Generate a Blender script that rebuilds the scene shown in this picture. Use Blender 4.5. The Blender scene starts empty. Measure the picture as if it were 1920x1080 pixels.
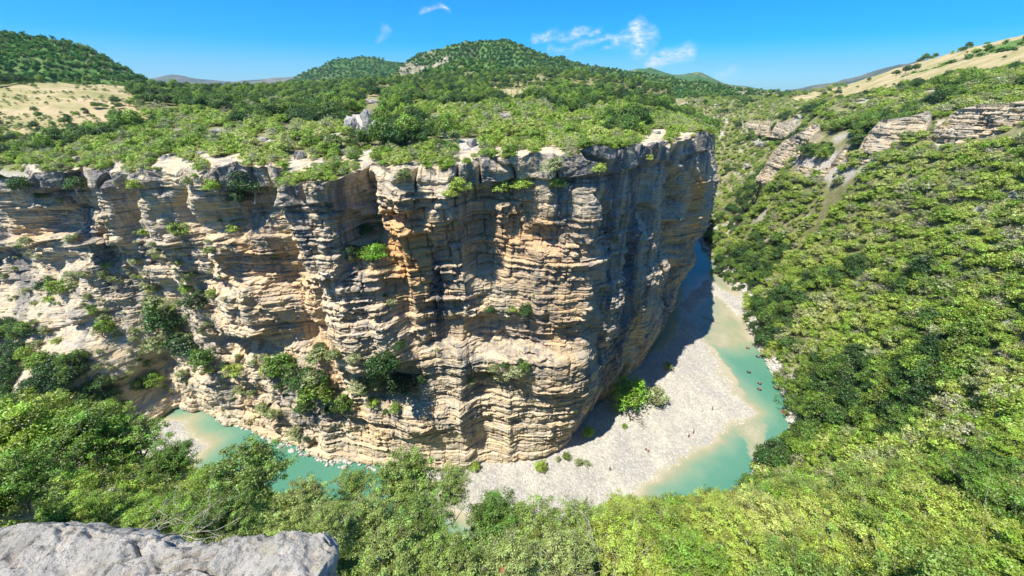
import bpy, bmesh, math, random
import numpy as np
from mathutils import Vector, Matrix

R_ = math.radians
rng = np.random.default_rng(7)
random.seed(7)
C = bpy.context.scene.collection

# ------------------------------------------------------------------ camera
F = 720.0                      # focal length in pixels of the 1920 px wide photograph
PITCH = R_(27.5)
cam_d = bpy.data.cameras.new('camera'); cam = bpy.data.objects.new('camera', cam_d); C.objects.link(cam)
cam_d.sensor_width = 36; cam_d.lens = 36 * F / 1920
cam_d.clip_start = 0.1; cam_d.clip_end = 30000
cam.location = (0, 0, 0); cam.rotation_euler = (math.pi / 2 - PITCH, 0, 0)
bpy.context.scene.camera = cam

# ------------------------------------------------------------------ sky, sun, exposure
SUN_EL = R_(64.5); SUN_TO = Vector((-0.765, -0.644, 0)).normalized()
scene = bpy.context.scene
scene.view_settings.view_transform = 'Standard'; scene.view_settings.look = 'None'
scene.view_settings.exposure = 0.62; scene.view_settings.gamma = 1.0
world = bpy.data.worlds.new('World'); scene.world = world; world.use_nodes = True
wn = world.node_tree.nodes; wl = world.node_tree.links
bg = wn['Background']
sky = wn.new('ShaderNodeTexSky'); sky.sky_type = 'NISHITA'; sky.sun_disc = False
sky.sun_elevation = SUN_EL
sky.sun_rotation = math.atan2(SUN_TO.x, SUN_TO.y)
sky.air_density = 1.0; sky.dust_density = 0.25; sky.ozone_density = 2.2; sky.altitude = 300
hs = wn.new('ShaderNodeHueSaturation'); hs.inputs['Saturation'].default_value = 1.36; hs.inputs['Value'].default_value = 1.0
mt = wn.new('ShaderNodeMix'); mt.data_type = 'RGBA'; mt.blend_type = 'MULTIPLY'; mt.inputs['Factor'].default_value = 1
mt.inputs['B'].default_value = (.56, .93, 1.36, 1)
wl.new(sky.outputs[0], mt.inputs['A']); wl.new(mt.outputs['Result'], hs.inputs['Color'])
bg.inputs['Strength'].default_value = 0.09

def pix_dir(px, py):
    """unit direction in the world of a pixel of the 1920x1080 photograph"""
    u = (px - 960) / F; v = (py - 540) / F
    sp, cp = math.sin(PITCH), math.cos(PITCH)
    return np.array([u, cp - sp * v, -sp - cp * v])

# high wisps of cirrus: each a soft noisy streak at its own direction in the sky
def nmath(nt, op, a, b=None, clamp=False):
    n = nt.nodes.new('ShaderNodeMath'); n.operation = op; n.use_clamp = clamp
    for i, q in enumerate((a, b)):
        if q is None: continue
        if isinstance(q, (int, float)): n.inputs[i].default_value = q
        else: nt.links.new(q, n.inputs[i])
    return n.outputs[0]
def nvec(nt, op, a, b=None):
    n = nt.nodes.new('ShaderNodeVectorMath'); n.operation = op
    for i, q in enumerate((a, b)):
        if q is None: continue
        if isinstance(q, (tuple, list)): n.inputs[i].default_value = q
        else: nt.links.new(q, n.inputs[i])
    return n
wt = world.node_tree
tc = wn.new('ShaderNodeTexCoord')
ns = wn.new('ShaderNodeTexNoise'); ns.inputs['Scale'].default_value = 14; ns.inputs['Detail'].default_value = 6; ns.inputs['Roughness'].default_value = .6
wl.new(tc.outputs['Generated'], ns.inputs['Vector'])
ns2 = wn.new('ShaderNodeTexNoise'); ns2.inputs['Scale'].default_value = 55; ns2.inputs['Detail'].default_value = 7; ns2.inputs['Roughness'].default_value = .62
mp = wn.new('ShaderNodeMapping'); mp.inputs['Scale'].default_value = (1, 1, 2.6)
wl.new(tc.outputs['Generated'], mp.inputs['Vector']); wl.new(mp.outputs[0], ns2.inputs['Vector'])
warp = nvec(wt, 'SUBTRACT', ns.outputs['Color'], (.5, .5, .5))
warp2 = nvec(wt, 'SCALE', warp.outputs[0]); warp2.inputs['Scale'].default_value = .055
dirw = nvec(wt, 'ADD', tc.outputs['Generated'], warp2.outputs[0])
CLOUDS = [  # x0,y0,x1,y1,half width (px), opacity
    (1005, 71, 1120, 58, 5.5, .62), (1035, 92, 1165, 73, 5, .45), (1165, 80, 1215, 74, 10, .6),
    (1190, 62, 1200, 90, 10, .9), (1225, 112, 1292, 102, 8.5, .8), (1128, 100, 1170, 96, 2.5, .35),
    (792, 22, 830, 20, 3.5, .5), (708, 78, 722, 54, 5, .28), (1345, 145, 1372, 139, 8, .25)]
tot = None
for (x0, y0, x1, y1, hw, op) in CLOUDS:
    a = pix_dir(x0, y0); a /= np.linalg.norm(a); b = pix_dir(x1, y1); b /= np.linalg.norm(b)
    ab = b - a; L2 = float(ab @ ab); L = math.sqrt(L2)
    rel = nvec(wt, 'SUBTRACT', dirw.outputs[0], tuple(a))
    dp = nvec(wt, 'DOT_PRODUCT', rel.outputs[0], tuple(ab / L2))
    t = nmath(wt, 'MULTIPLY', dp.outputs['Value'], 1.0, True)
    n = wn.new('ShaderNodeVectorMath'); n.operation = 'SCALE'; n.inputs[0].default_value = tuple(ab); wl.new(t, n.inputs['Scale'])
    off = nvec(wt, 'SUBTRACT', rel.outputs[0], n.outputs[0])
    ln = nvec(wt, 'LENGTH', off.outputs[0])
    w = hw / F / 1.05
    q = nmath(wt, 'DIVIDE', ln.outputs['Value'], w * 1.9)
    q = nmath(wt, 'SUBTRACT', 1.0, q, True)
    q = nmath(wt, 'MULTIPLY', nmath(wt, 'POWER', q, 1.3), op * 1.5)
    tot = q if tot is None else nmath(wt, 'MAXIMUM', tot, q)
nz = nmath(wt, 'MULTIPLY', nmath(wt, 'SUBTRACT', ns2.outputs['Fac'], .30, True), 2.6, True)
cl = nmath(wt, 'MULTIPLY', tot, nz, True)
mixc = wn.new('ShaderNodeMix'); mixc.data_type = 'RGBA'
wl.new(cl, mixc.inputs['Factor']); wl.new(hs.outputs[0], mixc.inputs['A']); mixc.inputs['B'].default_value = (8.5, 8.6, 8.8, 1)
wl.new(mixc.outputs['Result'], bg.inputs['Color'])

sun_d = bpy.data.lights.new('sun', 'SUN'); sun = bpy.data.objects.new('sun', sun_d); C.objects.link(sun)
sun_d.energy = 5.0; sun_d.angle = R_(.53); sun_d.color = (1, .95, .86)
sv = Vector((SUN_TO.x * math.cos(SUN_EL), SUN_TO.y * math.cos(SUN_EL), math.sin(SUN_EL)))
sun.rotation_euler = sv.to_track_quat('Z', 'Y').to_euler(); sun.location = sv * 300

# ------------------------------------------------------------------ projection, noise, mesh helpers
SP, CP = math.sin(PITCH), math.cos(PITCH)
def project(P):
    P = np.asarray(P, float)
    d = P[..., 1] * CP - P[..., 2] * SP
    d = np.where(d < .05, .05, d)
    v = (-P[..., 2] * CP - P[..., 1] * SP) / d
    return 960 + F * P[..., 0] / d, 540 + F * v, d
def at_z(px, py, z):
    r = pix_dir(px, py); return r * (z / r[2])
def at_d(px, py, d): return pix_dir(px, py) * d
def inpoly(x, y, poly):
    x = np.asarray(x); y = np.asarray(y); r = np.zeros(x.shape, bool); n = len(poly)
    for i in range(n):
        x0, y0 = poly[i]; x1, y1 = poly[(i + 1) % n]
        if y0 == y1: continue
        c = ((y0 > y) != (y1 > y)) & (x < (x1 - x0) * (y - y0) / (y1 - y0) + x0)
        r ^= c
    return r
def polydist(x, y, pts, closed=True):
    d = np.full(np.shape(x), 1e9); n = len(pts)
    for i in range(n if closed else n - 1):
        ax, ay = pts[i][:2]; bx, by = pts[(i + 1) % n][:2]
        l2 = (bx - ax) ** 2 + (by - ay) ** 2 + 1e-9
        t = np.clip(((x - ax) * (bx - ax) + (y - ay) * (by - ay)) / l2, 0, 1)
        d = np.minimum(d, np.hypot(x - ax - t * (bx - ax), y - ay - t * (by - ay)))
    return d
def _h(ix, iy, iz, seed):
    h = (ix.astype(np.uint32) * np.uint32(374761393) + iy.astype(np.uint32) * np.uint32(668265263)
         + iz.astype(np.uint32) * np.uint32(2147483647 - 1274126177) + np.uint32(seed * 974711 + 11))
    h = (h ^ (h >> np.uint32(13))) * np.uint32(1274126177)
    h = (h ^ (h >> np.uint32(16))) * np.uint32(2246822519)
    h ^= h >> np.uint32(15)
    return (h & np.uint32(0xffffff)).astype(np.float64) / 0xffffff
def noise(x, y, z=0.0, seed=0):
    x, y, z = np.broadcast_arrays(np.asarray(x, float), np.asarray(y, float), np.asarray(z, float))
    fx, fy, fz = np.floor(x), np.floor(y), np.floor(z)
    ix, iy, iz = fx.astype(np.int64), fy.astype(np.int64), fz.astype(np.int64)
    tx, ty, tz = x - fx, y - fy, z - fz
    tx = tx * tx * (3 - 2 * tx); ty = ty * ty * (3 - 2 * ty); tz = tz * tz * (3 - 2 * tz)
    r = 0
    flat = bool(np.all(fz == fz.flat[0]) and np.all(tz == 0))
    for dz in ((0,) if flat else (0, 1)):
        wz = 1 if flat else (tz if dz else 1 - tz)
        for dy in (0, 1):
            wy = ty if dy else 1 - ty
            for dx in (0, 1):
                wx = tx if dx else 1 - tx
                r = r + wx * wy * wz * _h(ix + dx, iy + dy, iz + dz, seed)
    return r * 2 - 1
def fbm(x, y, z=0.0, o=4, seed=0, g=.5):
    r = 0; a = 1; t = 0
    for i in range(o):
        r = r + a * noise(np.asarray(x) * 2 ** i + 13.7 * i, np.asarray(y) * 2 ** i - 7.1 * i, np.asarray(z) * 2 ** i, seed + i); t += a; a *= g
    return r / t * 1.5
def sstep(a, b, x):
    t = np.clip((x - a) / (b - a), 0, 1); return t * t * (3 - 2 * t)
def tag(o, label=None, cat=None, group=None, kind=None):
    if label: o['label'] = label
    if cat: o['category'] = cat
    if group: o['group'] = group
    if kind: o['kind'] = kind
    return o
def mesh_np(name, V, Fq, mat, attrs=None, smooth=True, link=True, mats=None, midx=None):
    V = np.asarray(V, np.float32); Fq = np.asarray(Fq, np.int32)
    me = bpy.data.meshes.new(name); k = Fq.shape[1]
    me.vertices.add(len(V)); me.vertices.foreach_set('co', V.ravel())
    me.loops.add(Fq.size); me.loops.foreach_set('vertex_index', Fq.ravel())
    me.polygons.add(len(Fq)); me.polygons.foreach_set('loop_start', np.arange(0, Fq.size, k, dtype=np.int32))
    me.polygons.foreach_set('loop_total', np.full(len(Fq), k, np.int32))
    me.polygons.foreach_set('use_smooth', np.full(len(Fq), smooth, bool))
    for m in (mats or [mat]): me.materials.append(m)
    if midx is not None: me.polygons.foreach_set('material_index', np.asarray(midx, np.int32))
    for an, a in (attrs or {}).items():
        at = me.attributes.new(an, 'FLOAT', 'POINT'); at.data.foreach_set('value', np.asarray(a, np.float32).ravel())
    me.update(); me.validate()
    o = bpy.data.objects.new(name, me)
    if link: C.objects.link(o)
    return o
def grid_faces(n, m, flip=False):
    i = np.arange(n - 1)[:, None] * m + np.arange(m - 1)[None, :]
    i = i.ravel(); q = np.stack([i, i + 1, i + m + 1, i + m], 1)
    return q[:, ::-1] if flip else q
def grid_mesh(name, P, mat, attrs=None, smooth=True, flip=False, keep=None):
    n, m = P.shape[:2]; Fq = grid_faces(n, m, flip)
    if keep is not None:
        k = keep.ravel(); Fq = Fq[k[Fq].all(1)]
    return mesh_np(name, P.reshape(-1, 3), Fq, mat, attrs, smooth)
def tube(pts, rad, sides=6):
    """vertices and quads of a bent tapering tube"""
    pts = np.asarray(pts, float); n = len(pts); V = []
    for i in range(n):
        t = pts[min(i + 1, n - 1)] - pts[max(i - 1, 0)]; t = t / (np.linalg.norm(t) + 1e-9)
        a = np.cross(t, [0, 0, 1] if abs(t[2]) < .9 else [1, 0, 0]); a /= np.linalg.norm(a); b = np.cross(t, a)
        for k in range(sides):
            an = 2 * math.pi * k / sides; V.append(pts[i] + rad[i] * (a * math.cos(an) + b * math.sin(an)))
    Fq = [[i * sides + k, i * sides + (k + 1) % sides, (i + 1) * sides + (k + 1) % sides, (i + 1) * sides + k] for i in range(n - 1) for k in range(sides)]
    return np.array(V), np.array(Fq)
def join(parts):
    V = []; Q = []; off = 0
    for v, q in parts: V.append(v); Q.append(np.asarray(q) + off); off += len(v)
    return np.concatenate(V), np.concatenate(Q)

# ------------------------------------------------------------------ materials
def new_mat(name):
    m = bpy.data.materials.new(name); m.use_nodes = True; nt = m.node_tree
    for n in list(nt.nodes): nt.nodes.remove(n)
    out = nt.nodes.new('ShaderNodeOutputMaterial'); return m, nt, out
def princ(nt, out, rough=.9, spec=.2):
    p = nt.nodes.new('ShaderNodeBsdfPrincipled'); p.inputs['Roughness'].default_value = rough
    p.inputs['Specular IOR Level'].default_value = spec; nt.links.new(p.outputs[0], out.inputs[0]); return p
def tex_noise(nt, scale, detail=6, rough=.6, vec=None, stretch=None, kind='Fac'):
    n = nt.nodes.new('ShaderNodeTexNoise'); n.inputs['Scale'].default_value = scale
    n.inputs['Detail'].default_value = detail; n.inputs['Roughness'].default_value = rough
    if vec is None:
        g = nt.nodes.new('ShaderNodeNewGeometry'); vec = g.outputs['Position']
    if stretch:
        mpn = nt.nodes.new('ShaderNodeMapping'); mpn.inputs['Scale'].default_value = stretch
        nt.links.new(vec, mpn.inputs['Vector']); vec = mpn.outputs[0]
    nt.links.new(vec, n.inputs['Vector']); return n.outputs[kind]
def ramp(nt, fac, stops, interp='LINEAR'):
    r = nt.nodes.new('ShaderNodeValToRGB'); r.color_ramp.interpolation = interp
    e = r.color_ramp.elements
    while len(e) < len(stops): e.new(.5)
    for k, (p, c) in enumerate(stops):
        e[k].position = p; e[k].color = (c[0], c[1], c[2], 1) if isinstance(c, (tuple, list)) else (c, c, c, 1)
    nt.links.new(fac, r.inputs[0]); return r.outputs[0]
def mixc_(nt, fac, a, b, mode='MIX'):
    m = nt.nodes.new('ShaderNodeMix'); m.data_type = 'RGBA'; m.blend_type = mode
    for key, q in (('Factor', fac), ('A', a), ('B', b)):
        if isinstance(q, (tuple, list)): m.inputs[key].default_value = (q[0], q[1], q[2], 1)
        elif isinstance(q, (int, float)): m.inputs[key].default_value = q
        else: nt.links.new(q, m.inputs[key])
    return m.outputs['Result']
def attr(nt, name):
    a = nt.nodes.new('ShaderNodeAttribute'); a.attribute_name = name; return a.outputs['Fac']
def bump(nt, p, h, strength=.5, dist=.1):
    b = nt.nodes.new('ShaderNodeBump'); b.inputs['Strength'].default_value = strength; b.inputs['Distance'].default_value = dist
    nt.links.new(h, b.inputs['Height']); nt.links.new(b.outputs[0], p.inputs['Normal']); return b

def mat_cliff():
    m, nt, out = new_mat('layered limestone'); p = princ(nt, out, .92, .15)
    pale = (.67, .535, .335); grey = (.52, .465, .365); warm = (.65, .385, .15); dark = (.055, .058, .065)
    n1 = tex_noise(nt, .22, 6, .65, stretch=(1, 1, 2.2))
    n2 = tex_noise(nt, .9, 6, .7, stretch=(.35, .35, 2.8))
    col = mixc_(nt, ramp(nt, n1, [(.40, 0.), (.62, 1.)]), pale, grey)
    wf = nmath(nt, 'ADD', attr(nt, 'warm'), nmath(nt, 'MULTIPLY', nmath(nt, 'SUBTRACT', n2, .5), 1.1), True)
    col = mixc_(nt, wf, col, warm)
    lay = tex_noise(nt, 1.5, 5, .65, stretch=(.12, .12, 1.6))
    col = mixc_(nt, nmath(nt, 'MULTIPLY', ramp(nt, lay, [(.40, 1.), (.5, 0.)]), .45), col, (.23, .17, .12))
    st = tex_noise(nt, .6, 7, .7, stretch=(1.4, 1.4, .16))
    fine = tex_noise(nt, 2.6, 6, .7, stretch=(1, 1, 1.8))
    sf = nmath(nt, 'ADD', attr(nt, 'stain_shade'), nmath(nt, 'ADD', nmath(nt, 'MULTIPLY', nmath(nt, 'SUBTRACT', st, .5), 2.3), nmath(nt, 'MULTIPLY', nmath(nt, 'SUBTRACT', fine, .5), 1.6)))
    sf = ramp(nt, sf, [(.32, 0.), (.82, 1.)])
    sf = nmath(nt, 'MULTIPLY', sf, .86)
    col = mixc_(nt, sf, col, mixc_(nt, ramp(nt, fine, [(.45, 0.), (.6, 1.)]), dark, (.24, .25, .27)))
    nt.links.new(col, p.inputs['Base Color'])
    hb = nmath(nt, 'ADD', tex_noise(nt, 1.8, 8, .7, stretch=(.5, .5, 2.2)), nmath(nt, 'MULTIPLY', tex_noise(nt, 6, 6, .7), .35))
    bump(nt, p, hb, .85, .35); return m
def mat_rock(name, pale, dark, scale=1.0, bstr=.8, bdist=.12, lichen=None):
    m, nt, out = new_mat(name); p = princ(nt, out, .93, .15)
    tcn = nt.nodes.new('ShaderNodeTexCoord'); v = tcn.outputs['Object']
    a = tex_noise(nt, .8 * scale, 8, .68, vec=v); b = tex_noise(nt, 3.5 * scale, 8, .7, vec=v)
    col = mixc_(nt, ramp(nt, a, [(.38, 0.), (.62, 1.)]), pale, tuple(.68 * q for q in pale))
    col = mixc_(nt, ramp(nt, b, [(.52, 0.), (.66, .9)]), col, dark)
    if lichen: col = mixc_(nt, ramp(nt, tex_noise(nt, 1.7 * scale, 5, .6, vec=v), [(.6, 0.), (.68, .5)]), col, lichen)
    nt.links.new(col, p.inputs['Base Color'])
    bump(nt, p, nmath(nt, 'ADD', b, nmath(nt, 'MULTIPLY', tex_noise(nt, 14 * scale, 6, .7, vec=v), .4)), bstr, bdist); return m
def mat_ground():
    """scrubby soil; field = dry straw meadow, bare = pale stony ground"""
    m, nt, out = new_mat('hillside soil'); p = princ(nt, out, .97, .1)
    n = tex_noise(nt, .35, 8, .7); n2 = tex_noise(nt, 1.6, 8, .72)
    col = mixc_(nt, ramp(nt, n, [(.35, 0.), (.65, 1.)]), (.17, .19, .06), (.30, .27, .14))
    col = mixc_(nt, ramp(nt, n2, [(.55, 0.), (.66, .8)]), col, (.40, .36, .27))
    straw = mixc_(nt, ramp(nt, tex_noise(nt, .06, 8, .68, stretch=(.5, 1.6, 1)), [(.36, 0.), (.48, .5), (.60, 1.)]), (.56, .43, .255), (.30, .29, .11))
    straw = mixc_(nt, ramp(nt, n2, [(.5, 0.), (.72, .5)]), straw, (.30, .23, .12))
    col = mixc_(nt, attr(nt, 'field'), col, straw)
    stone = mixc_(nt, ramp(nt, n2, [(.4, 0.), (.62, 1.)]), (.62, .58, .49), (.34, .30, .24))
    col = mixc_(nt, attr(nt, 'bare'), col, stone)
    nt.links.new(col, p.inputs['Base Color'])
    bump(nt, p, nmath(nt, 'ADD', n, n2), .8, .6); return m
def mat_forest(name, a, b, scale, bd):
    m, nt, out = new_mat(name); p = princ(nt, out, .97, .1)
    n = tex_noise(nt, scale, 6, .65); n2 = tex_noise(nt, scale * .12, 5, .6)
    col = mixc_(nt, ramp(nt, n, [(.4, 0.), (.62, 1.)]), a, b)
    col = mixc_(nt, ramp(nt, n2, [(.52, 0.), (.70, .75)]), col, (.34, .27, .17))
    col = mixc_(nt, attr(nt, 'bare'), col, ramp(nt, n, [(.35, (.46, .39, .29)), (.6, (.16, .17, .08))]))
    nt.links.new(col, p.inputs['Base Color']); bump(nt, p, n, 1, bd); return m
def mat_gravel():
    m, nt, out = new_mat('river gravel'); p = princ(nt, out, .9, .2)
    g = nt.nodes.new('ShaderNodeNewGeometry')
    v = nt.nodes.new('ShaderNodeTexVoronoi'); v.inputs['Scale'].default_value = 1.5; nt.links.new(g.outputs['Position'], v.inputs['Vector'])
    v2 = nt.nodes.new('ShaderNodeTexVoronoi'); v2.inputs['Scale'].default_value = 4.2; nt.links.new(g.outputs['Position'], v2.inputs['Vector'])
    n = tex_noise(nt, .12, 6, .65); n2 = tex_noise(nt, .9, 7, .75)
    col = mixc_(nt, ramp(nt, n, [(.38, 0.), (.62, 1.)]), (.45, .425, .375), (.60, .56, .455)); col = mixc_(nt, ramp(nt, tex_noise(nt, .05, 5, .6, stretch=(1.5, .7, 1)), [(.45, 0.), (.6, .5)]), col, (.37, .36, .335))
    bw = nt.nodes.new('ShaderNodeRGBToBW'); nt.links.new(v.outputs['Color'], bw.inputs[0])
    col = mixc_(nt, .55, col, ramp(nt, bw.outputs[0], [(.15, .55), (.8, 1.)]), 'MULTIPLY')
    col = mixc_(nt, ramp(nt, n2, [(.56, 0.), (.72, .55)]), col, (.27, .26, .235))
    wet = attr(nt, 'wet'); col = mixc_(nt, wet, col, (.30, .27, .17))
    nt.links.new(col, p.inputs['Base Color'])
    h = nmath(nt, 'ADD', nmath(nt, 'MULTIPLY', v.outputs['Distance'], -1.), nmath(nt, 'ADD', nmath(nt, 'MULTIPLY', v2.outputs['Distance'], -.5), n2))
    bump(nt, p, h, .8, .28); return m
def mat_water():
    m, nt, out = new_mat('river water'); p = princ(nt, out, .10, .5)
    d = attr(nt, 'depth'); n = tex_noise(nt, .09, 4, .6); n2 = tex_noise(nt, 1.6, 5, .7)
    dd = nmath(nt, 'ADD', d, nmath(nt, 'ADD', nmath(nt, 'MULTIPLY', nmath(nt, 'SUBTRACT', n, .5), .9), nmath(nt, 'MULTIPLY', nmath(nt, 'SUBTRACT', n2, .5), .25)))
    col = ramp(nt, nmath(nt, 'DIVIDE', dd, 3.0), [(.0, (.42, .37, .25)), (.12, (.31, .31, .19)), (.27, (.19, .29, .19)), (.5, (.105, .25, .17)), (1., (.07, .22, .15))])
    rif = nmath(nt, 'MULTIPLY', attr(nt, 'riffle'), ramp(nt, tex_noise(nt, 1.3, 6, .75, stretch=(1, .6, 1)), [(.52, 0.), (.62, 1.)]))
    col = mixc_(nt, rif, col, (.72, .72, .66))
    nt.links.new(col, p.inputs['Base Color'])
    bump(nt, p, nmath(nt, 'ADD', tex_noise(nt, 1.1, 4, .6), nmath(nt, 'MULTIPLY', rif, .6)),   .3, .12); return m
def mat_leaf(name, stops, transl=.28, worldvar=.03, gloss=True):
    m, nt, out = new_mat(name)
    oi = nt.nodes.new('ShaderNodeObjectInfo')
    n = tex_noise(nt, worldvar, 4, .6)
    f = nmath(nt, 'ADD', nmath(nt, 'MULTIPLY', oi.outputs['Random'], .62), nmath(nt, 'MULTIPLY', nmath(nt, 'SUBTRACT', n, .32), 1.0))
    col = ramp(nt, f, stops)
    lv = attr(nt, 'lv')
    hsn = nt.nodes.new('ShaderNodeHueSaturation')
    nt.links.new(nmath(nt, 'ADD', nmath(nt, 'MULTIPLY', lv, .05), .478), hsn.inputs['Hue'])
    nt.links.new(nmath(nt, 'ADD', nmath(nt, 'MULTIPLY', lv, 1.15), .42), hsn.inputs['Value'])
    nt.links.new(col, hsn.inputs['Color']); c = hsn.outputs[0]
    d = nt.nodes.new('ShaderNodeBsdfDiffuse'); t = nt.nodes.new('ShaderNodeBsdfTranslucent')
    nt.links.new(c, d.inputs[0]); nt.links.new(mixc_(nt, 1., c, (1.0, 1.15, .55), 'MULTIPLY'), t.inputs[0])
    mx = nt.nodes.new('ShaderNodeMixShader'); mx.inputs[0].default_value = transl
    nt.links.new(d.outputs[0], mx.inputs[1]); nt.links.new(t.outputs[0], mx.inputs[2])
    if gloss:
        g = nt.nodes.new('ShaderNodeBsdfGlossy'); g.inputs['Roughness'].default_value = .45; g.inputs[0].default_value = (.8, .85, .8, 1)
        m2 = nt.nodes.new('ShaderNodeMixShader'); m2.inputs[0].default_value = .05
        nt.links.new(mx.outputs[0], m2.inputs[1]); nt.links.new(g.outputs[0], m2.inputs[2]); nt.links.new(m2.outputs[0], out.inputs[0])
    else: nt.links.new(mx.outputs[0], out.inputs[0])
    return m
def mat_plain(name, c, rough=.8, var=.25, scale=6):
    m, nt, out = new_mat(name); p = princ(nt, out, rough, .25)
    tcn = nt.nodes.new('ShaderNodeTexCoord')
    n = tex_noise(nt, scale, 5, .6, vec=tcn.outputs['Object'])
    nt.links.new(mixc_(nt, ramp(nt, n, [(.35, 0.), (.65, 1.)]), tuple(q * (1 - var) for q in c), tuple(min(1, q * (1 + var)) for q in c)), p.inputs['Base Color'])
    return m
M = dict(
    cliff=mat_cliff(), ground=mat_ground(), gravel=mat_gravel(), water=mat_water(),
    boulder=mat_rock('weathered limestone boulder', (.47, .445, .395), (.07, .07, .07), 1.3, 1., .25),
    fore_rock=mat_rock('foreground limestone', (.74, .68, .57), (.10, .10, .10), 7, 1.0, .03, (.52, .45, .27)),
    bank=mat_rock('bleached bank rock', (.60, .57, .50), (.30, .27, .23), .8, .8, .12),
    bark=mat_plain('grey bark', (.40, .36, .29), .9, .35), deadwood=mat_plain('dark driftwood', (.075, .05, .04), .9, .3),
    scrub=mat_leaf('scrub leaves', [(.0, (.12, .18, .03)), (.3, (.26, .365, .038)), (.55, (.38, .455, .065)), (.78, (.49, .50, .15)), (1., (.53, .52, .27))]),
    olive=mat_leaf('olive grey leaves', [(.0, (.22, .28, .07)), (.5, (.36, .40, .16)), (1., (.48, .48, .28))]),
    dry=mat_leaf('dry twiggy leaves', [(.0, (.30, .29, .17)), (1., (.50, .46, .31))]),
    tree=mat_leaf('tree leaves', [(.0, (.06, .12, .02)), (.35, (.145, .235, .03)), (.7, (.25, .35, .04)), (1., (.35, .43, .055))]),
    dark=mat_leaf('dark oak leaves', [(.0, (.03, .07, .014)), (.5, (.055, .12, .018)), (1., (.12, .20, .03))]),
    forest=mat_leaf('forest leaves', [(.0, (.055, .14, .045)), (.5, (.10, .235, .055)), (1., (.19, .34, .065))], .25, .008, False),
    near_y=mat_leaf('near yellow green leaves', [(.0, (.20, .31, .035)), (.5, (.41, .465, .065)), (1., (.54, .54, .15))], .24, .4),
    near_o=mat_leaf('near olive leaves', [(.0, (.16, .25, .035)), (.5, (.27, .36, .06)), (1., (.42, .44, .15))], .22, .4),
    near_g=mat_leaf('near green leaves', [(.0, (.09, .17, .02)), (.5, (.21, .315, .03)), (1., (.40, .47, .05))], .24, .4),
    vivid=mat_leaf('vivid green leaves', [(.0, (.24, .44, .03)), (1., (.34, .54, .05))], .35, .25),
)

# ================================================================== LARGE STRUCTURE
WATER_Z = -100.0
def tps_fit(A, z, lam=1e-3):
    A = np.asarray(A, float); n = len(A)
    d2 = ((A[:, None] - A[None]) ** 2).sum(-1); K = .5 * d2 * np.log(d2 + 1e-12)
    Pm = np.c_[np.ones(n), A]; S = np.zeros((n + 3, n + 3)); S[:n, :n] = K + lam * np.eye(n); S[:n, n:] = Pm; S[n:, :n] = Pm.T
    w = np.linalg.solve(S, np.r_[z, 0, 0, 0])
    def f(B):
        B = np.asarray(B, float); sh = B.shape[:-1]; B = B.reshape(-1, 2); r = np.empty(len(B))
        for i in range(0, len(B), 20000):
            b = B[i:i + 20000]; d = ((b[:, None] - A[None]) ** 2).sum(-1)
            r[i:i + 20000] = (.5 * d * np.log(d + 1e-12)) @ w[:n] + w[n] + b @ w[n + 1:]
        return r.reshape(sh)
    return f
def polar(x, y): return np.stack([np.arctan2(x, y) * 1.6, np.log(np.hypot(x, y))], -1)

# ---- plan line of the great cliff (metres, water level), left to right, then round the far end
base_px = [(262, 752), (385, 752), (440, 782), (500, 802), (560, 835), (640, 858), (720, 866), (800, 870), (880, 866), (960, 862)]
base_px = [(a, b - 13) for a, b in base_px]
plan = [(-330, 190), (-250, 160), (-180, 128), (-150, 114)] + [tuple(at_z(a, b, -98)[:2]) for a, b in base_px] + \
       [(15.5, 81.5), (22, 88.5), (34, 101), (46.5, 114), (58.5, 129), (69, 150), (82.5, 178), (101, 218), (116, 262), (112, 300), (92, 335), (50, 370)]
plan = np.array(plan)
def catmull(P, step):
    out = []
    for i in range(len(P) - 1):
        p0, p1, p2, p3 = P[max(i - 1, 0)], P[i], P[i + 1], P[min(i + 2, len(P) - 1)]
        n = max(2, int(np.linalg.norm(p2 - p1) / .5))
        for t in np.linspace(0, 1, n, endpoint=False):
            out.append(.5 * ((2 * p1) + (-p0 + p2) * t + (2 * p0 - 5 * p1 + 4 * p2 - p3) * t * t + (-p0 + 3 * p1 - 3 * p2 + p3) * t ** 3))
    out.append(P[-1]); out = np.array(out)
    s = np.r_[0, np.cumsum(np.hypot(*np.diff(out, axis=0).T))]
    ss = []; q = 0
    while q < s[-1]: ss.append(q); q += step(np.interp(q, s, out[:, 0]), np.interp(q, s, out[:, 1]))
    return np.c_[np.interp(ss, s, out[:, 0]), np.interp(ss, s, out[:, 1])], np.array(ss)
rim_line = np.array([(-900, 352), (0, 336), (150, 326), (300, 318), (420, 322), (520, 342), (640, 330), (700, 320), (850, 316), (950, 303), (1040, 297), (1150, 283), (1210, 272), (1260, 262), (1325, 248), (1700, 232)], float)
def solve_rim(xy, line, lo=-60., hi=10.):
    x, y = xy[:, 0], xy[:, 1]; lo = np.full(len(x), lo); hi = np.full(len(x), hi)
    for _ in range(40):
        mid = (lo + hi) / 2; px, py, _d = project(np.stack([x, y, mid], -1))
        up = py < np.interp(px, line[:, 0], line[:, 1]); hi = np.where(up, mid, hi); lo = np.where(up, lo, mid)
    return (lo + hi) / 2
curve, S = catmull(plan, lambda x, y: .22 if (x > -140 and y < 150) else (.3 if y < 220 and x > 0 else 1.2))
zrim = solve_rim(curve, rim_line)
zrim[curve[:, 1] > 268] = np.interp(S[curve[:, 1] > 268], S, np.where(curve[:, 1] > 268, zrim[np.argmax((curve[:, 1] > 262) & (curve[:, 0] > 50))], zrim))
k = 9; zrim = np.convolve(np.pad(zrim, k, 'edge'), np.ones(2 * k + 1) / (2 * k + 1), 'valid')
tg = np.gradient(curve, axis=0); tg /= np.linalg.norm(tg, axis=1)[:, None]
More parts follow.
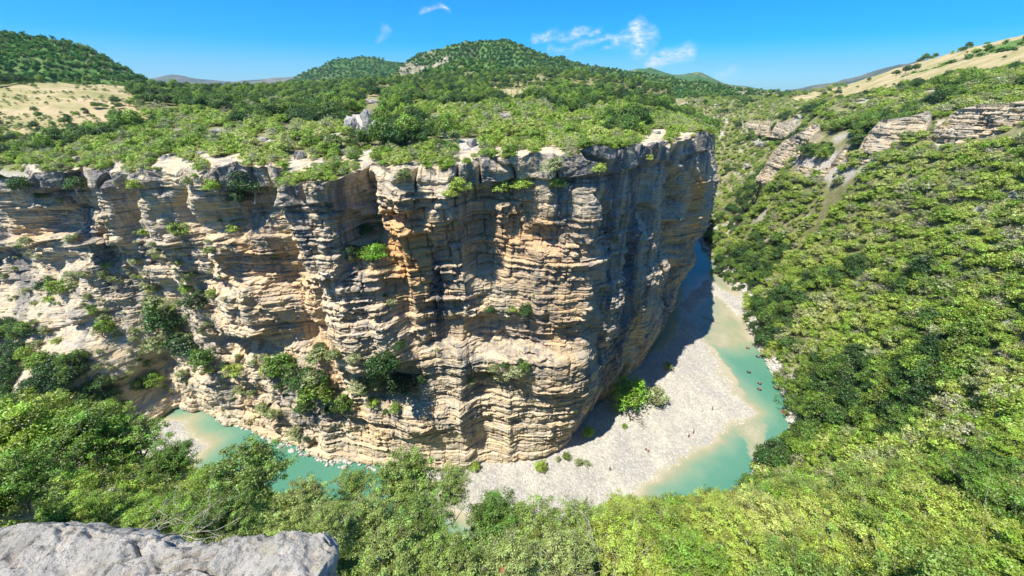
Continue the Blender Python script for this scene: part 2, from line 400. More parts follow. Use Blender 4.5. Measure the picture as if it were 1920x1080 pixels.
kk = 12; tg = np.stack([np.convolve(np.pad(tg[:, i], kk, 'edge'), np.ones(2 * kk + 1) / (2 * kk + 1), 'valid') for i in (0, 1)], 1)
tg /= np.linalg.norm(tg, axis=1)[:, None]
nor = np.stack([tg[:, 1], -tg[:, 0]], 1)               # outward, towards the river

# ---- plateau surface
sel = [i for i in range(0, len(curve), 45)]
ctl = [(curve[i, 0], curve[i, 1], zrim[i]) for i in sel]
def ph(px, py, r):                                     # photo pixel at horizontal distance r
    d = pix_dir(px, py); q = d * (r / math.hypot(d[0], d[1])); return tuple(q)
ctl += [ph(*q) for q in [(0, 290, 175), (0, 220, 260), (0, 165, 380), (120, 300, 150), (130, 240, 230), (130, 160, 370), (300, 280, 140), (290, 225, 215), (280, 170, 330),
        (450, 260, 145), (450, 200, 260), (420, 190, 330), (600, 250, 135), (600, 200, 215), (600, 175, 340), (750, 240, 125), (750, 190, 225), (740, 165, 360),
        (900, 240, 122), (900, 195, 200), (900, 168, 310), (900, 150, 420), (1050, 235, 125), (1050, 195, 200), (1050, 165, 320), (1050, 148, 420), (1200, 230, 150), (1200, 195, 230), (1180, 160, 420),
        (1290, 225, 170), (1290, 195, 270), (1290, 176, 420), (1325, 190, 400), (1325, 176, 560), (1250, 172, 560), (1340, 177, 600), (-300, 300, 200), (-300, 200, 330)]]
ctl = np.array(ctl); fplat = tps_fit(polar(ctl[:, 0], ctl[:, 1]), ctl[:, 2], 1e-2)
def zplat(x, y):
    r = np.hypot(x, y)
    return fplat(polar(x, y)) + 1.1 * fbm(x / 22, y / 22, 0, 4, 3) * sstep(85, 130, r)

# ---- great cliff mesh
def cliff_features(PX, PY):
    d = np.zeros(PX.shape)
    n_ = fbm(PX / 60, PY / 60, 0, 4, 411); PX = PX + 16 * n_; PY = PY + 11 * fbm(PX / 45, PY / 22, 0, 4, 412)
    def g(cx, cy, sx, sy, a, lean=0.):
        u = PX - cx - lean * (PY - cy); return a * np.exp(-(u / sx) ** 4 - ((PY - cy) / sy) ** 4)
    # buttress 520-700 with a sharp sun-facing left flank
    e = PX - (520 + .315 * (PY - 350))
    d += 4.2 * sstep(-6, 16, e) * (1 - sstep(110, 175, e)) * (1 - sstep(640, 780, PY))
    d -= 3.5 * sstep(-150, -60, e) * (1 - sstep(-34, -2, e)) * (1 - sstep(640, 720, PY))
    d += g(668, 400, 30, 70, -4.2, .15) + g(668, 470, 26, 40, -2.2)         # dark recess
    d += g(782, 470, 85, 150, 1.8)
    d += g(770, 350, 80, 22, 1.0) + g(770, 400, 85, 40, 1.4) + g(752, 405, 38, 17, -2.8)
    d += g(905, 425, 36, 60, -2.6, .04) + g(905, 505, 34, 28, -2.2)        # recess left of the orange face
    d += g(980, 440, 60, 60, -.6) + g(1030, 450, 36, 20, -2.2)
    d += g(960, 628, 150, 30, -1.5) + g(940, 690, 150, 40, 2.0) + g(930, 720, 60, 16, -2.2) + g(965, 655, 70, 10, -2)
    d += g(730, 720, 50, 45, -3.0) + g(800, 780, 80, 25, 1.5)
    d += g(470, 655, 100, 24, -2.6) + g(590, 615, 30, 8, -1.5) + g(470, 600, 90, 50, 2.2) + g(470, 740, 60, 25, -1.2)
    d += g(55, 430, 62, 36, -4.6) + g(228, 398, 24, 50, -4.0, .25) + g(120, 490, 62, 18, -3.2) + g(330, 405, 20, 40, -3.0, .3) + g(168, 400, 24, 90, 2.4, .3) + g(272, 410, 22, 100, 2.6, .35) + g(372, 440, 20, 90, 1.6, .35) + g(20, 350, 60, 18, 1.2)
    d += g(400, 430, 34, 26, -3.4) + g(440, 395, 50, 26, -3.2) + g(520, 480, 26, 30, -3, .3)
    d += g(270, 700, 60, 34, -5) + g(100, 610, 100, 16, -2.4) + g(60, 460, 130, 6, 3.) + g(300, 560, 60, 14, -1.8)
    d += g(1205, 370, 11, 60, -2.5) + g(1246, 430, 13, 150, -3.6, -.10) + g(1262, 470, 7, 110, -1.2, -.15) + g(1170, 660, 10, 60, -2.0)
    d += g(1312, 420, 40, 190, 2.2)
    d += g(1128, 420, 9, 70, -1.6) + g(1108, 585, 10, 70, -1.4)
    return d * 1.4
def strata_disp(s, z, seed, thin=(.28, 1.25), amp=1.0):
    r = np.random.default_rng(seed)
    w = z + .9 * fbm(s / 60, z / 90, 0, 2, seed) + .09 * fbm(s / 9, z / 12, 0, 2, seed + 5)
    out = np.zeros(s.shape)
    mz = .30 + .95 * sstep(-.25, .35, fbm(s / 24, z / 9, 0, 3, seed + 88))
    for (t0, t1, a, jl) in ((thin[0], thin[1], .48, 6.0), (1.8, 4.8, 1.15, 10.0), (8, 15, 1.1, 30.0)):
        a = a * mz if t1 < 2 else a
        b = np.cumsum(t0 + (t1 - t0) * r.random(900) ** 1.7) - 175.
        idx = np.clip(np.searchsorted(b, w) - 1, 0, 898); f = (w - b[idx]) / (b[idx + 1] - b[idx])
        lay = _h(idx.astype(np.int64), np.zeros_like(idx), np.zeros_like(idx), seed + 3) * 2 - 1
        along = noise(s / jl, idx * 7.31, 0, seed + 9)
        q = s / (jl * .42) + 9 * _h(idx.astype(np.int64), np.zeros_like(idx) + 5, np.zeros_like(idx), seed); qi = np.floor(q + .35 * noise(s / 2, z * 1.2, 0, seed + 2)).astype(np.int64)
        blk = _h(qi, idx.astype(np.int64), np.zeros_like(idx), seed + 4) * 2 - 1
        qf = q - np.floor(q); out -= a * .45 * sstep(.06, .0, np.minimum(qf, 1 - qf))
        prof = 1 - np.abs(2 * f - 1) ** 9
        out += a * (.62 * lay + .36 * along + .62 * blk) * 1.0 + a * .55 * (prof - 1)
    return amp * out
def build_cliff(curve, S, nor, ztop, zbot, nz, seed, amp=1., feature=None, bulge=None, cap=None, pw=1.0):
    t = np.linspace(0, 1, nz) ** pw; Z = zbot + (ztop[None] - zbot) * t[:, None] if np.isscalar(zbot) else zbot[None] + (ztop - zbot)[None] * t[:, None]
    SS = np.broadcast_to(S[None], Z.shape)
    X0 = np.broadcast_to(curve[:, 0], Z.shape); Y0 = np.broadcast_to(curve[:, 1], Z.shape)
    PX, PY, D = project(np.stack([X0, Y0, Z], -1))
    d = 1.5 * fbm(SS / 15, Z / 90, 0, 4, seed + 20) * amp + .8 * fbm(SS / 5, Z / 26, 0, 4, seed + 30) * amp + .18 * fbm(SS / 4, Z / 4, 0, 3, seed + 33) * amp
    d = d + amp * 1.9 * (.45 - np.abs(noise(SS / 10.5 + .15 * fbm(SS / 20, Z / 20, 0, 2, seed + 62), Z / 150, 0, seed + 61)) * 1.6)
    d = d * (.35 + .65 * sstep(0, .15, t[:, None]))
    am = .5 + .75 * sstep(-.35, .5, fbm(SS / 30, Z / 22, 0, 2, seed + 40))
    if feature is not None:
        ff, sm = feature(PX, PY, X0, Y0, Z); d = d * (1 - .45 * sm) + ff; am = am * (1 - .38 * sm); d = d - sm * 1.5 * sstep(.10, .0, np.abs(noise(SS / 8, Z / 70, 0, seed + 81))) - sm * .8 * sstep(.08, .0, np.abs(noise(SS / 14 + Z / 30, Z / 40, 0, seed + 82)))
    cpz = sstep(4.8, 4.1, ztop[None] - Z) if nz > 400 else 0.
    bl = np.abs(noise(SS / 4.2, Z / 9, 0, seed + 71)); am = am * (1 - .75 * cpz); d = d + cpz * (1.0 - 2.0 * sstep(.16, .0, bl) + .6 * noise(SS / 9, 0, 0, seed + 72))
    d = d + (1.4 * fbm(SS / 6, Z / 7, 0, 4, seed + 91) * sstep(-105, -125, X0) if nz > 400 else 0)
    d = d + strata_disp(SS, Z, seed) * am * amp + .22 * fbm(SS / 1.3, Z / .9, 0, 3, seed + 50)
    if bulge is not None: d = d + bulge(X0, Y0, Z, ztop[None])
    P = np.stack([X0 + nor[:, 0] * d, Y0 + nor[:, 1] * d, Z], -1)
    return P, PX, PY, SS

def gc_feature(PX, PY, X0, Y0, Z):
    side = sstep(12, 24, X0) * (Y0 > 70)
    return cliff_features(PX, PY), side
def gc_bulge(X, Y, Z, zt):
    side = sstep(0, 30, X) * (Y > 70) * (1 - sstep(120, 150, X + (Y > 290) * 100))
    h = (Z + 100) / (zt + 100)
    b = side * (4.2 * np.exp(-((h - .52) / .36) ** 2) - 3.0 * sstep(.22, 0., h) + .3) + side * sstep(52, 66, X) * 2.6 * sstep(.05, .25, h) * sstep(.97, .80, h)
    front = (1 - sstep(0, 20, X))
    foot = sstep(.22, -.02, h) * front * 1.2 - front * sstep(.1, .35, h) * 1.5 * sstep(-40, -80, X)
    capo = 1.1 * sstep(3.2, 1.6, zt - Z) * (.4 + .9 * noise(X / 7, Y / 7, 0, 77)) + .5 * sstep(6, 5.2, zt - Z)
    mid = 1.6 * sstep(.42, .30, h) * front
    left = sstep(-70, -110, X) * (3.0 * sstep(.35, .0, h)) + sstep(-116, -136, X) * 34 * sstep(.60, .0, h)
    return b + foot + capo * (1 - .7 * side) * (1 - .8 * sstep(-55, -85, X)) + mid + left - front * (Y > 60) * 3.2 * h
P, PX, PY, SS = build_cliff(curve, S, nor, zrim, -104.0, 540, 11, 1.0, gc_feature, gc_bulge)
# broken rim: the top rows step up and down in blocks, then the rock runs back under the scrub
rimn = 1.1 * fbm(SS[-1] / 6, 0, 0, 3, 90) + .8 * (np.floor(2.2 * noise(SS[-1] / 4.5, 3, 0, 91)) / 2)
tt = np.linspace(0, 1, P.shape[0])[:, None]
P[..., 2] += sstep(.93, 1., tt) * rimn[None]
cap = []
top = P[-1]
for jn, dist in enumerate([.25, .7, 1.3, 2.1, 3.0, 4.2, 5.6, 7.2, 9.2, 11.5, 14.5, 18., 22., 27.]):
    x = curve[:, 0] - nor[:, 0] * dist + (top[:, 0] - curve[:, 0]) * max(0, 1 - dist / 6)
    y = curve[:, 1] - nor[:, 1] * dist + (top[:, 1] - curve[:, 1]) * max(0, 1 - dist / 6)
    w = min(1, dist / 7.); zz = (1 - w) * top[:, 2] + w * zplat(x, y) + .45 * fbm(x / 3, y / 3, 0, 4, 8) - (.0 if dist < 9 else (dist - 9) * .09)
    cap.append(np.stack([x, y, zz], -1))
Pc = np.concatenate([P, np.array(cap)], 0)
PXf, PYf, _ = project(Pc)
hrel = (Pc[..., 2] + 100) / (zrim[None] + 100)
stain_shade = .27 + .5 * fbm(Pc[..., 0] / 7 + Pc[..., 1] / 9, Pc[..., 2] / 42, 0, 3, 60) + .26 * sstep(.88, .95, hrel) + .10 * sstep(.74, .86, hrel) * (1 - sstep(.95, 1.0, hrel))
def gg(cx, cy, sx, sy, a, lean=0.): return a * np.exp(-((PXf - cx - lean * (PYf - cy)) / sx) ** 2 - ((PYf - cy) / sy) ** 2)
stain_shade += gg(820, 545, 13, 95, .9, .06) + gg(600, 430, 60, 90, .35, .3) + gg(660, 530, 40, 80, .4, .2) + gg(875, 430, 18, 90, .4) + gg(900, 670, 90, 40, .35) + gg(700, 640, 60, 60, .25)
stain_shade -= gg(575, 560, 12, 260, 1.1, .315) + gg(770, 440, 60, 120, .35) + gg(980, 520, 90, 150, .32) + gg(780, 700, 120, 90, .2) + gg(460, 560, 110, 110, .25) + gg(900, 800, 140, 50, .3)  # first term clears the buttress's left flank, painting it sunlit
stain_shade += gg(120, 590, 190, 100, .24) + gg(40, 520, 90, 50, .2)
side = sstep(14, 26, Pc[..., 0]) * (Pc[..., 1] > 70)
stain_shade += side * (.18 + .35 * fbm(Pc[..., 0] / 5 + Pc[..., 1] / 6, Pc[..., 2] / 60, 0, 3, 67)) - gg(1308, 400, 22, 90, .7)  # side face painted greyer as shade, end pillar cleared to look sunlit
foot = sstep(.10, .0, hrel) * (1 - side); stain_shade = stain_shade - foot * .5
stain_shade[-12:] = .22 + .3 * fbm(Pc[-12:, :, 0] / 4, Pc[-12:, :, 1] / 4, 0, 3, 66)
warm = -.05 + .30 * fbm(Pc[..., 0] / 14, Pc[..., 2] / 18, 0, 3, 70) + gg(760, 440, 80, 110, .85) + gg(970, 440, 95, 90, .8) + gg(770, 600, 70, 140, .5) + gg(1000, 600, 80, 90, .4) \
    + gg(585, 590, 25, 200, .6, .315) + gg(1308, 350, 24, 80, 1.2) + gg(60, 430, 60, 25, .6) + gg(500, 490, 60, 120, .35) + side * (-.08 + .45 * fbm(Pc[..., 0] / 12 + Pc[..., 1] / 14, Pc[..., 2] / 30, 0, 3, 68)) + gg(1200, 600, 18, 60, .9) + gg(830, 810, 90, 25, .35) - .4 * sstep(.84, .92, hrel)  # flank and end pillar: orange rock plus painted sun; side face cooled as shade
cliff = grid_mesh('cliff', Pc, M['cliff'], {'stain_shade': np.clip(stain_shade, -.5, 1.2), 'warm': np.clip(warm, 0, .95)}, smooth=False)
tag(cliff, kind='structure')
Pcliff = Pc

# ---- plateau ground behind the rim, on to the foot of the hills
FIELDS = [[(-200, 175), (0, 163), (130, 150), (250, 154), (262, 200), (292, 234), (180, 248), (60, 280), (-200, 310)],
          [(880, 172), (930, 158), (1030, 160), (1032, 184), (940, 192)], [(780, 178), (810, 166), (815, 190), (786, 192)],
          [(688, 165), (735, 158), (740, 172), (690, 184)]]
BARE = [[(760, 300), (800, 262), (905, 262), (900, 300)], [(690, 300), (760, 285), (790, 310), (700, 322)], [(640, 250), (720, 250), (716, 214), (645, 214)], [(1215, 262), (1290, 250), (1290, 262), (1220, 275)]]
az = np.linspace(R_(-78), R_(26.2), 560); na = len(az)
cr = np.hypot(curve[:, 0], curve[:, 1]); ca = np.arctan2(curve[:, 0], curve[:, 1])
okc = curve[:, 1] < 135; o_ = np.argsort(ca[okc]); rr0 = np.interp(az, ca[okc][o_], cr[okc][o_]) + 11
v = np.linspace(0, 1, 300)[:, None]
RR = rr0[None] * np.exp(v * np.log(620 / rr0[None]))
XX = RR * np.sin(az); YY = RR * np.cos(az)
ZZ = zplat(XX, YY) + .5 * fbm(XX / 5, YY / 5, 0, 3, 5) - 2.2 * (1 - sstep(0, .06, v)) - .35
ZZ -= 30 * sstep(590, 620, RR) + 30 * sstep(R_(19.5), R_(22), az)[None] * sstep(300, 335, RR)
Pp = np.stack([XX, YY, ZZ], -1); pxp, pyp, _ = project(Pp)
wig = 9 * fbm(XX / 12, YY / 12, 0, 4, 31); wy = 4 * fbm(XX / 14, YY / 9, 0, 3, 32)
fld = np.zeros(XX.shape)
for pl in FIELDS: fld = np.maximum(fld, inpoly(pxp + wig, pyp + wy, pl))
bar = np.zeros(XX.shape)
for pl in BARE: bar = np.maximum(bar, inpoly(pxp + wig, pyp + wy, pl))
bar = np.maximum(bar, sstep(.35, .5, fbm(XX / 9, YY / 9, 0, 4, 33)) * (1 - sstep(130, 190, RR)))
bar = np.maximum(bar, (1 - sstep(.0, .05, v)) * .8)
plateau = grid_mesh('plateau', Pp, M['ground'], {'field': fld, 'bare': bar * (1 - fld)}, flip=True, keep=~((RR > 300) & (az[None] > R_(22))))
tag(plateau, kind='structure')

# ---- river, gravel bars and bed
RIGHT_BANK = [(1303, 430), (1322, 462), (1340, 488), (1352, 512), (1378, 540), (1402, 556), (1398, 590), (1412, 628), (1430, 655), (1446, 688), (1466, 722), (1478, 748), (1483, 790), (1487, 832), (1452, 846), (1425, 868), (1405, 905), (1300, 1000), (1100, 1120), (900, 1100), (700, 1080), (520, 1030), (420, 960), (330, 880), (240, 835), (150, 830), (40, 850)]
BARS = [[(1150, 700), (1262, 640), (1287, 592), (1302, 612), (1318, 640), (1336, 668), (1350, 702), (1378, 738), (1413, 775), (1368, 793), (1330, 818), (1288, 848), (1240, 882), (1196, 915), (1150, 955), (1000, 1000), (860, 960), (800, 900), (820, 858), (1000, 830), (1060, 780)],
        [(250, 812), (275, 800), (345, 791), (358, 812), (388, 834), (372, 850), (340, 870), (290, 860), (250, 840)],
        [(1275, 572), (1290, 556), (1325, 524), (1352, 540), (1395, 562), (1404, 588), (1385, 592), (1345, 556), (1320, 560), (1300, 590)]]
def plan_poly(pl, z=WATER_Z): return [tuple(at_z(a, b, z)[:2]) for a, b in pl]
bars_p = [plan_poly(b) for b in BARS]; bank_p = plan_poly(RIGHT_BANK)
gx = np.arange(-210, 215, .8); gy = np.concatenate([np.arange(30, 150, .7), np.arange(150, 420, 1.6)])
GX, GY = np.meshgrid(gx, gy)
wx = GX + 1.6 * fbm(GX / 9, GY / 9, 0, 4, 41) + .5 * fbm(GX / 2, GY / 2, 0, 2, 42); wy_ = GY + 1.6 * fbm(GX / 9, GY / 9, 0, 4, 43) + .5 * fbm(GX / 2, GY / 2, 0, 2, 44)
def sdist(pl, x, y): 
    d = polydist(x, y, pl); return np.where(inpoly(x, y, pl), d, -d)
sd = np.maximum(sdist(bars_p[0], wx, wy_), sdist(bars_p[1], wx, wy_))
sd3 = sdist(bars_p[2], wx, wy_)
bankd = polydist(wx, wy_, bank_p, False)
base = curve[(curve[:, 1] < 300)][::12]
cld = polydist(wx, wy_, [tuple(q) for q in base], False)
H = -100 + np.where(sd > 0, .03 + .85 * (1 - np.exp(-sd / 9)), -.16 * np.abs(sd) ** 1.05)
H = np.maximum(H, np.where(sd3 > 0, -99.98 + .05 * sd3, -100 - .12 * np.abs(sd3)))
H = np.maximum(H, -100 - .5 * cld + .4) if False else H
H = np.maximum(H, -102.6); 
# sand spit beside the big bar, and the stony shallows below it
spit = sdist(plan_poly([(1318, 640), (1345, 655), (1370, 690), (1392, 735), (1396, 752), (1370, 745), (1340, 700)]), wx, wy_)
H = np.maximum(H, np.where(spit > 0, -100.1 + .02 * spit, -102.6))
shal = sdist(plan_poly([(1330, 815), (1400, 780), (1440, 795), (1440, 850), (1420, 872), (1404, 830), (1372, 812)]), wx, wy_)
H = np.maximum(H, np.where(shal > 0, -100.45 + .05 * shal, -102.6))
shal2 = sdist(plan_poly([(1296, 540), (1330, 520), (1400, 560), (1408, 600), (1402, 640), (1360, 652), (1325, 640), (1300, 612)]), wx, wy_)
H = np.maximum(H, -100.34 - .11 * np.maximum(-shal2, 0) + .22 * fbm(GX / 4, GY / 8, 0, 4, 46))
H = H + .10 * fbm(GX / 3, GY / 3, 0, 3, 45)
wet = sstep(.0, -.3, H + 100)
bed = grid_mesh('riverbed', np.stack([GX, GY, H], -1), M['gravel'], {'wet': wet}, flip=True)
bed.name = 'gravel_bar'; tag(bed, kind='structure')
depth = np.clip(-100 - H, 0, 3)
riff = np.clip(sstep(-4, 3, sd3) + .35 * sstep(0, 4, shal) + .6 * sstep(-1.6, -.1, sd) * (sd < 0), 0, 1) * sstep(.9, .25, depth)
nearbank = sstep(7, 2, bankd) * (GY > 140); depth = depth * (1 - .75 * nearbank)
water = grid_mesh('river', np.stack([GX, GY, np.full(GX.shape, WATER_Z)], -1), M['water'], {'depth': depth, 'riffle': riff}, flip=True, keep=(H < -99.7))
tag(water, kind='structure')

# ---- the near and right-hand slopes of the gorge, one sheet
ct = [tuple(at_z(a, b, -99.2)) for a, b in RIGHT_BANK]
for a, b in RIGHT_BANK[::2]:                            # under the river the slope keeps falling
    q = at_z(a, b, -99.2); i = np.argmin((curve[:, 0] - q[0]) ** 2 + (curve[:, 1] - q[1]) ** 2); c = curve[i]
    m = q[:2] + (c - q[:2]) * .45; ct.append((m[0], m[1], -108.)); ct.append((c[0], c[1], -112.))
def pd(px, py, d): return tuple(at_d(px, py, d))
ct += [pd(*q) for q in [(1400, 450, 262), (1500, 450, 200), (1600, 450, 165), (1700, 450, 140), (1800, 450, 120), (1900, 450, 105), (1600, 600, 135), (1750, 600, 105), (1900, 600, 85),
       (1600, 750, 112), (1750, 750, 88), (1900, 750, 66), (1500, 835, 110), (1650, 850, 88), (1800, 830, 58), (1550, 910, 86), (1450, 600, 168), (1500, 530, 170),
       (1450, 330, 230), (1550, 330, 190), (1650, 305, 165), (1800, 272, 145), (1905, 262, 128), (1500, 238, 236), (1600, 225, 210), (1700, 212, 185), (1900, 192, 150), (1800, 200, 165),
       (1500, 188, 450), (1650, 172, 300), (1760, 160, 250), (1900, 140, 205), (1750, 125, 330), (1560, 166, 600), (1700, 126, 420), (1920, 66, 350), (1840, 88, 375), (1350, 400, 320), (1350, 300, 400),
       (1335, 190, 540), (1335, 177, 660), (1345, 225, 470), (1345, 262, 432), (1420, 180, 560), (1290, 190, 540), (1290, 176, 640), (1220, 186, 520), (1220, 175, 640), (1400, 250, 425), (1450, 205, 430), (1350, 350, 365), (1320, 170, 700), (1400, 166, 760), (1480, 172, 700)]]
ct += [(0, 3, -9.8), (0, 6, -14), (8, 5, -10.5), (16, 7, -12), (26, 8, -14), (-8, 5, -11), (-16, 8, -15), (-26, 10, -18), (0, 16, -33), (0, 30, -62), (20, 18, -30), (18, 32, -58), (40, 12, -20), (42, 32, -56),
       (-20, 22, -38), (-25, 36, -70), (-45, 20, -36), (-50, 40, -72), (-80, 30, -48), (-80, 55, -84), (-130, 50, -70), (70, 8, -16), (60, 24, -40), (120, 20, -20), (60, -20, 0), (0, -20, 0), (-60, -20, 0), (0, -4, -3), (8, 0, -4), (-8, 0, -5), (150, 60, -24), (220, 120, -4), (260, 200, 10)]
ct = np.array(ct); fgor = tps_fit(polar(ct[:, 0], ct[:, 1]), ct[:, 2], 3e-3)
def gorge_z(x, y):
    r = np.hypot(x, y); z = fgor(polar(x, y))
    a = sstep(20, 70, r)
    return z + a * (2.2 * fbm(x / 26, y / 26, 0, 4, 51) + .7 * fbm(x / 6, y / 6, 0, 3, 52)) * sstep(-101, -92, z) + (1 - a) * .5 * fbm(x / 3, y / 3, 0, 3, 53)
az2 = np.linspace(R_(-100), R_(100), 620); r2 = np.exp(np.linspace(np.log(3.2), np.log(760), 420))
A2, R2 = np.meshgrid(az2, r2); X2 = R2 * np.sin(A2); Y2 = R2 * np.cos(A2); Z2 = gorge_z(X2, Y2)
# left of the mesa and behind it the sheet only lies at the bottom
leftp = ((A2 < R_(25.3)) & (R2 < 400)) | (A2 < R_(14)); Z2 = np.where(leftp & (R2 > 60), np.minimum(Z2, np.where(R2 > 130, -112, Z2)), Z2)
cut = ~(leftp & (R2 > 150)); Z2 = np.where((A2 < R_(22)) & (R2 > 400), Z2 - 3, Z2)
Z2 = np.where((R2 > 700) & (A2 > 0), Z2 - 60 * sstep(700, 760, R2), Z2)
Pg = np.stack([X2, Y2, Z2], -1); pxg, pyg, _ = project(Pg)
FIELD_R = [[(1555, 186), (1545, 172), (1640, 134), (1700, 122), (1790, 98), (1925, 55), (2400, -60), (2400, 110), (1925, 128), (1850, 132), (1780, 146), (1725, 162), (1700, 168), (1640, 178), (1600, 190)],
           [(1470, 186), (1520, 172), (1560, 168), (1540, 188), (1500, 196)]]
BARE_R = [[(1640, 290), (1660, 320), (1560, 345), (1500, 320), (1480, 290)], [(1655, 865), (1700, 822), (1722, 820), (1670, 866)], [(1600, 745), (1760, 725), (1765, 740), (1610, 762)]]
wg = 7 * fbm(X2 / 12, Y2 / 12, 0, 4, 61); wg2 = 5 * fbm(X2 / 12, Y2 / 12, 0, 4, 62)
fldg = np.zeros(X2.shape); barg = np.zeros(X2.shape)
frontg = Y2 > 5
for pl in FIELD_R: fldg = np.maximum(fldg, inpoly(pxg + wg, pyg + wg2 * .6, pl) & frontg & (R2 > 190))
for pl in BARE_R: barg = np.maximum(barg, inpoly(pxg + wg, pyg + wg2, pl) & frontg & (R2 > 40))
bk = polydist(X2, Y2, bank_p[:18], False)
barg = np.maximum(barg, sstep(4.5, 2.5, bk + 1.5 * fbm(X2 / 5, Y2 / 5, 0, 3, 63)) * (R2 > 60))
barg = np.maximum(barg, sstep(.42, .52, fbm(X2 / 10, Y2 / 10, 0, 4, 64)) * (R2 > 45) * .8)
slope = grid_mesh('gorge_slope', Pg, M['ground'], {'field': fldg, 'bare': barg * (1 - fldg)}, flip=True, keep=cut)
tag(slope, kind='structure')

# ---- broad low country out to the horizon
rg = np.exp(np.linspace(np.log(380), np.log(9000), 60)); ag = np.linspace(0, 2 * math.pi, 121)
AG, RG = np.meshgrid(ag, rg)
land = grid_mesh('ground', np.stack([RG * np.sin(AG), RG * np.cos(AG), -112 + 0 * RG], -1), M['ground'], {'field': 0 * RG, 'bare': 0 * RG}, flip=True)
tag(land, kind='structure')

# ---- pale rock bands across the right-hand slope
def band(base, topl, seed, amp=.6, nz=150, step=.35, leanf=.2):
    B = np.array([at_d(*q) for q in base]); cu, s_ = catmull(B[:, :2], lambda x, y: step)
    sb = np.r_[0, np.cumsum(np.hypot(*np.diff(B[:, :2], axis=0).T))]; zb = np.interp(s_ / s_[-1], sb / sb[-1], B[:, 2]) - 9
    zt = solve_rim(cu, np.array(topl, float) - np.array([0, 7.])); zt = np.maximum(np.convolve(np.pad(zt, 6, 'edge'), np.ones(13) / 13, 'valid') + .9 * fbm(s_ / 9, 0, 0, 3, seed), zb + .6); zt = zb + (zt - zb) * (.42 + .58 * sstep(-.45, .1, fbm(s_ / 13, 3, 0, 3, seed + 9)))
    t_ = np.gradient(cu, axis=0); t_ = np.stack([np.convolve(np.pad(t_[:, i], 8, 'edge'), np.ones(17) / 17, 'valid') for i in (0, 1)], 1); t_ /= np.linalg.norm(t_, axis=1)[:, None]
    nn = np.stack([t_[:, 1], -t_[:, 0]], 1)
    lean = lambda X, Y, Z, ztt: -leanf * np.clip(Z - (zb[None] + 7), -3, 40)
    Pb, _, _, S2 = build_cliff(cu, s_, nn, zt, zb, nz, seed, amp, None, lean)
    cp_ = []; tp = Pb[-1]
    for dist in (.3, .8, 1.6, 2.6, 4, 6):
        x = tp[:, 0] - nn[:, 0] * dist; y = tp[:, 1] - nn[:, 1] * dist; w = min(1, dist / 4)
        cp_.append(np.stack([x, y, (1 - w) * tp[:, 2] + w * (gorge_z(x, y) - .5) + .3 * fbm(x / 2, y / 2, 0, 3, seed)], -1))
    Pb = np.concatenate([Pb, cp_], 0); px_, py_, _ = project(Pb)
    stn = .10 + .34 * fbm(Pb[..., 0] / 9 + Pb[..., 1] / 9, Pb[..., 2] / 12, 0, 3, seed + 1) + .25 * sstep(2.5, .5, zt[None] - Pb[..., 2])
    o = grid_mesh('cliff', Pb, M['cliff'], {'stain_shade': stn, 'warm': np.zeros(stn.shape) - .1}, smooth=False); tag(o, kind='structure'); return Pb
bandA = band([(1425, 316, 250), (1470, 326, 226), (1520, 340, 204), (1560, 330, 192), (1600, 296, 184), (1640, 288, 172), (1700, 288, 161), (1760, 276, 151), (1850, 268, 139), (1960, 262, 128), (2120, 256, 118)],
             [(1300, 300), (1420, 300), (1450, 280), (1480, 255), (1500, 240), (1600, 236), (1690, 224), (1720, 212), (1800, 206), (1920, 190), (2300, 160)], 511, 1.0)
bandB = band([(1395, 236, 430), (1440, 238, 380), (1480, 240, 330), (1510, 238, 290)], [(1300, 239), (1400, 236), (1440, 235), (1520, 236), (1600, 236)], 521, .5, 50)

# ---- ridges of hills behind, each with its own skyline
def ridge(name, sky_px, R, mat, r_front=.5, zf=-25., rough=.05, n=420, m=70, drop=0., bare=None, seed=100, tilt=0.):
    sky = np.array([(math.atan2(*pix_dir(a, b)[:2]), pix_dir(a, b)[2] / math.hypot(*pix_dir(a, b)[:2])) for a, b in sky_px])
    a = np.linspace(sky[0, 0], sky[-1, 0], n); tn = np.interp(a, sky[:, 0], sky[:, 1]); tn = np.convolve(np.pad(tn, 5, 'edge'), np.ones(11) / 11, 'valid')
    Rr = R * (1 + .10 * fbm(a * 5, 3, 0, 3, seed) + tilt * (a - a.mean()))
    u = np.concatenate([np.linspace(0, 1, m - 14), 1 + np.linspace(.03, .5, 14)])[:, None]
    rr = Rr[None] * (r_front + (1 - r_front) * u)
    zr = tn * Rr - drop; w = np.clip(u, 0, 1)
    Z = zf + (zr[None] - zf) * (w ** 1.25) - np.clip(u - 1, 0, 1) * R * .35
    X = rr * np.sin(a)[None]; Y = rr * np.cos(a)[None]; L = R * .11
    rg_ = fbm(X / L, Y / L, 0, 5, seed + 2); amp = np.maximum(zr - zf, R * .01)[None] * rough * 3
    Z = Z + amp * (-np.abs(rg_) * 1.3 + .2) * np.clip(1 - np.abs(u - .55) / .5, 0, 1) + amp * .10 * fbm(X / L * 4, Y / L * 4, 0, 3, seed + 4)
    Pq = np.stack([X, Y, Z], -1); px, py, _ = project(Pq); br = np.zeros(X.shape)
    for pl in (bare or []): br = np.maximum(br, inpoly(px + 6 * fbm(X / L * 3, Y / L * 3, 0, 4, 5), py + 6 * fbm(X / L * 3, Y / L * 3, 1, 4, 6), pl))
    o = grid_mesh(name, Pq, mat, {'bare': br, 'field': 0 * br}, flip=True); tag(o, kind='structure')
    return Pq, br
M['hillfar'] = mat_forest('distant forest', (.035, .10, .03), (.085, .17, .04), .05, 3.)
M['mtn'] = mat_forest('bare mountain', (.045, .085, .055), (.17, .16, .11), .006, 30.)
M['hill'] = mat_forest('wooded hill', (.07, .15, .04), (.14, .22, .06), .12, 1.5)
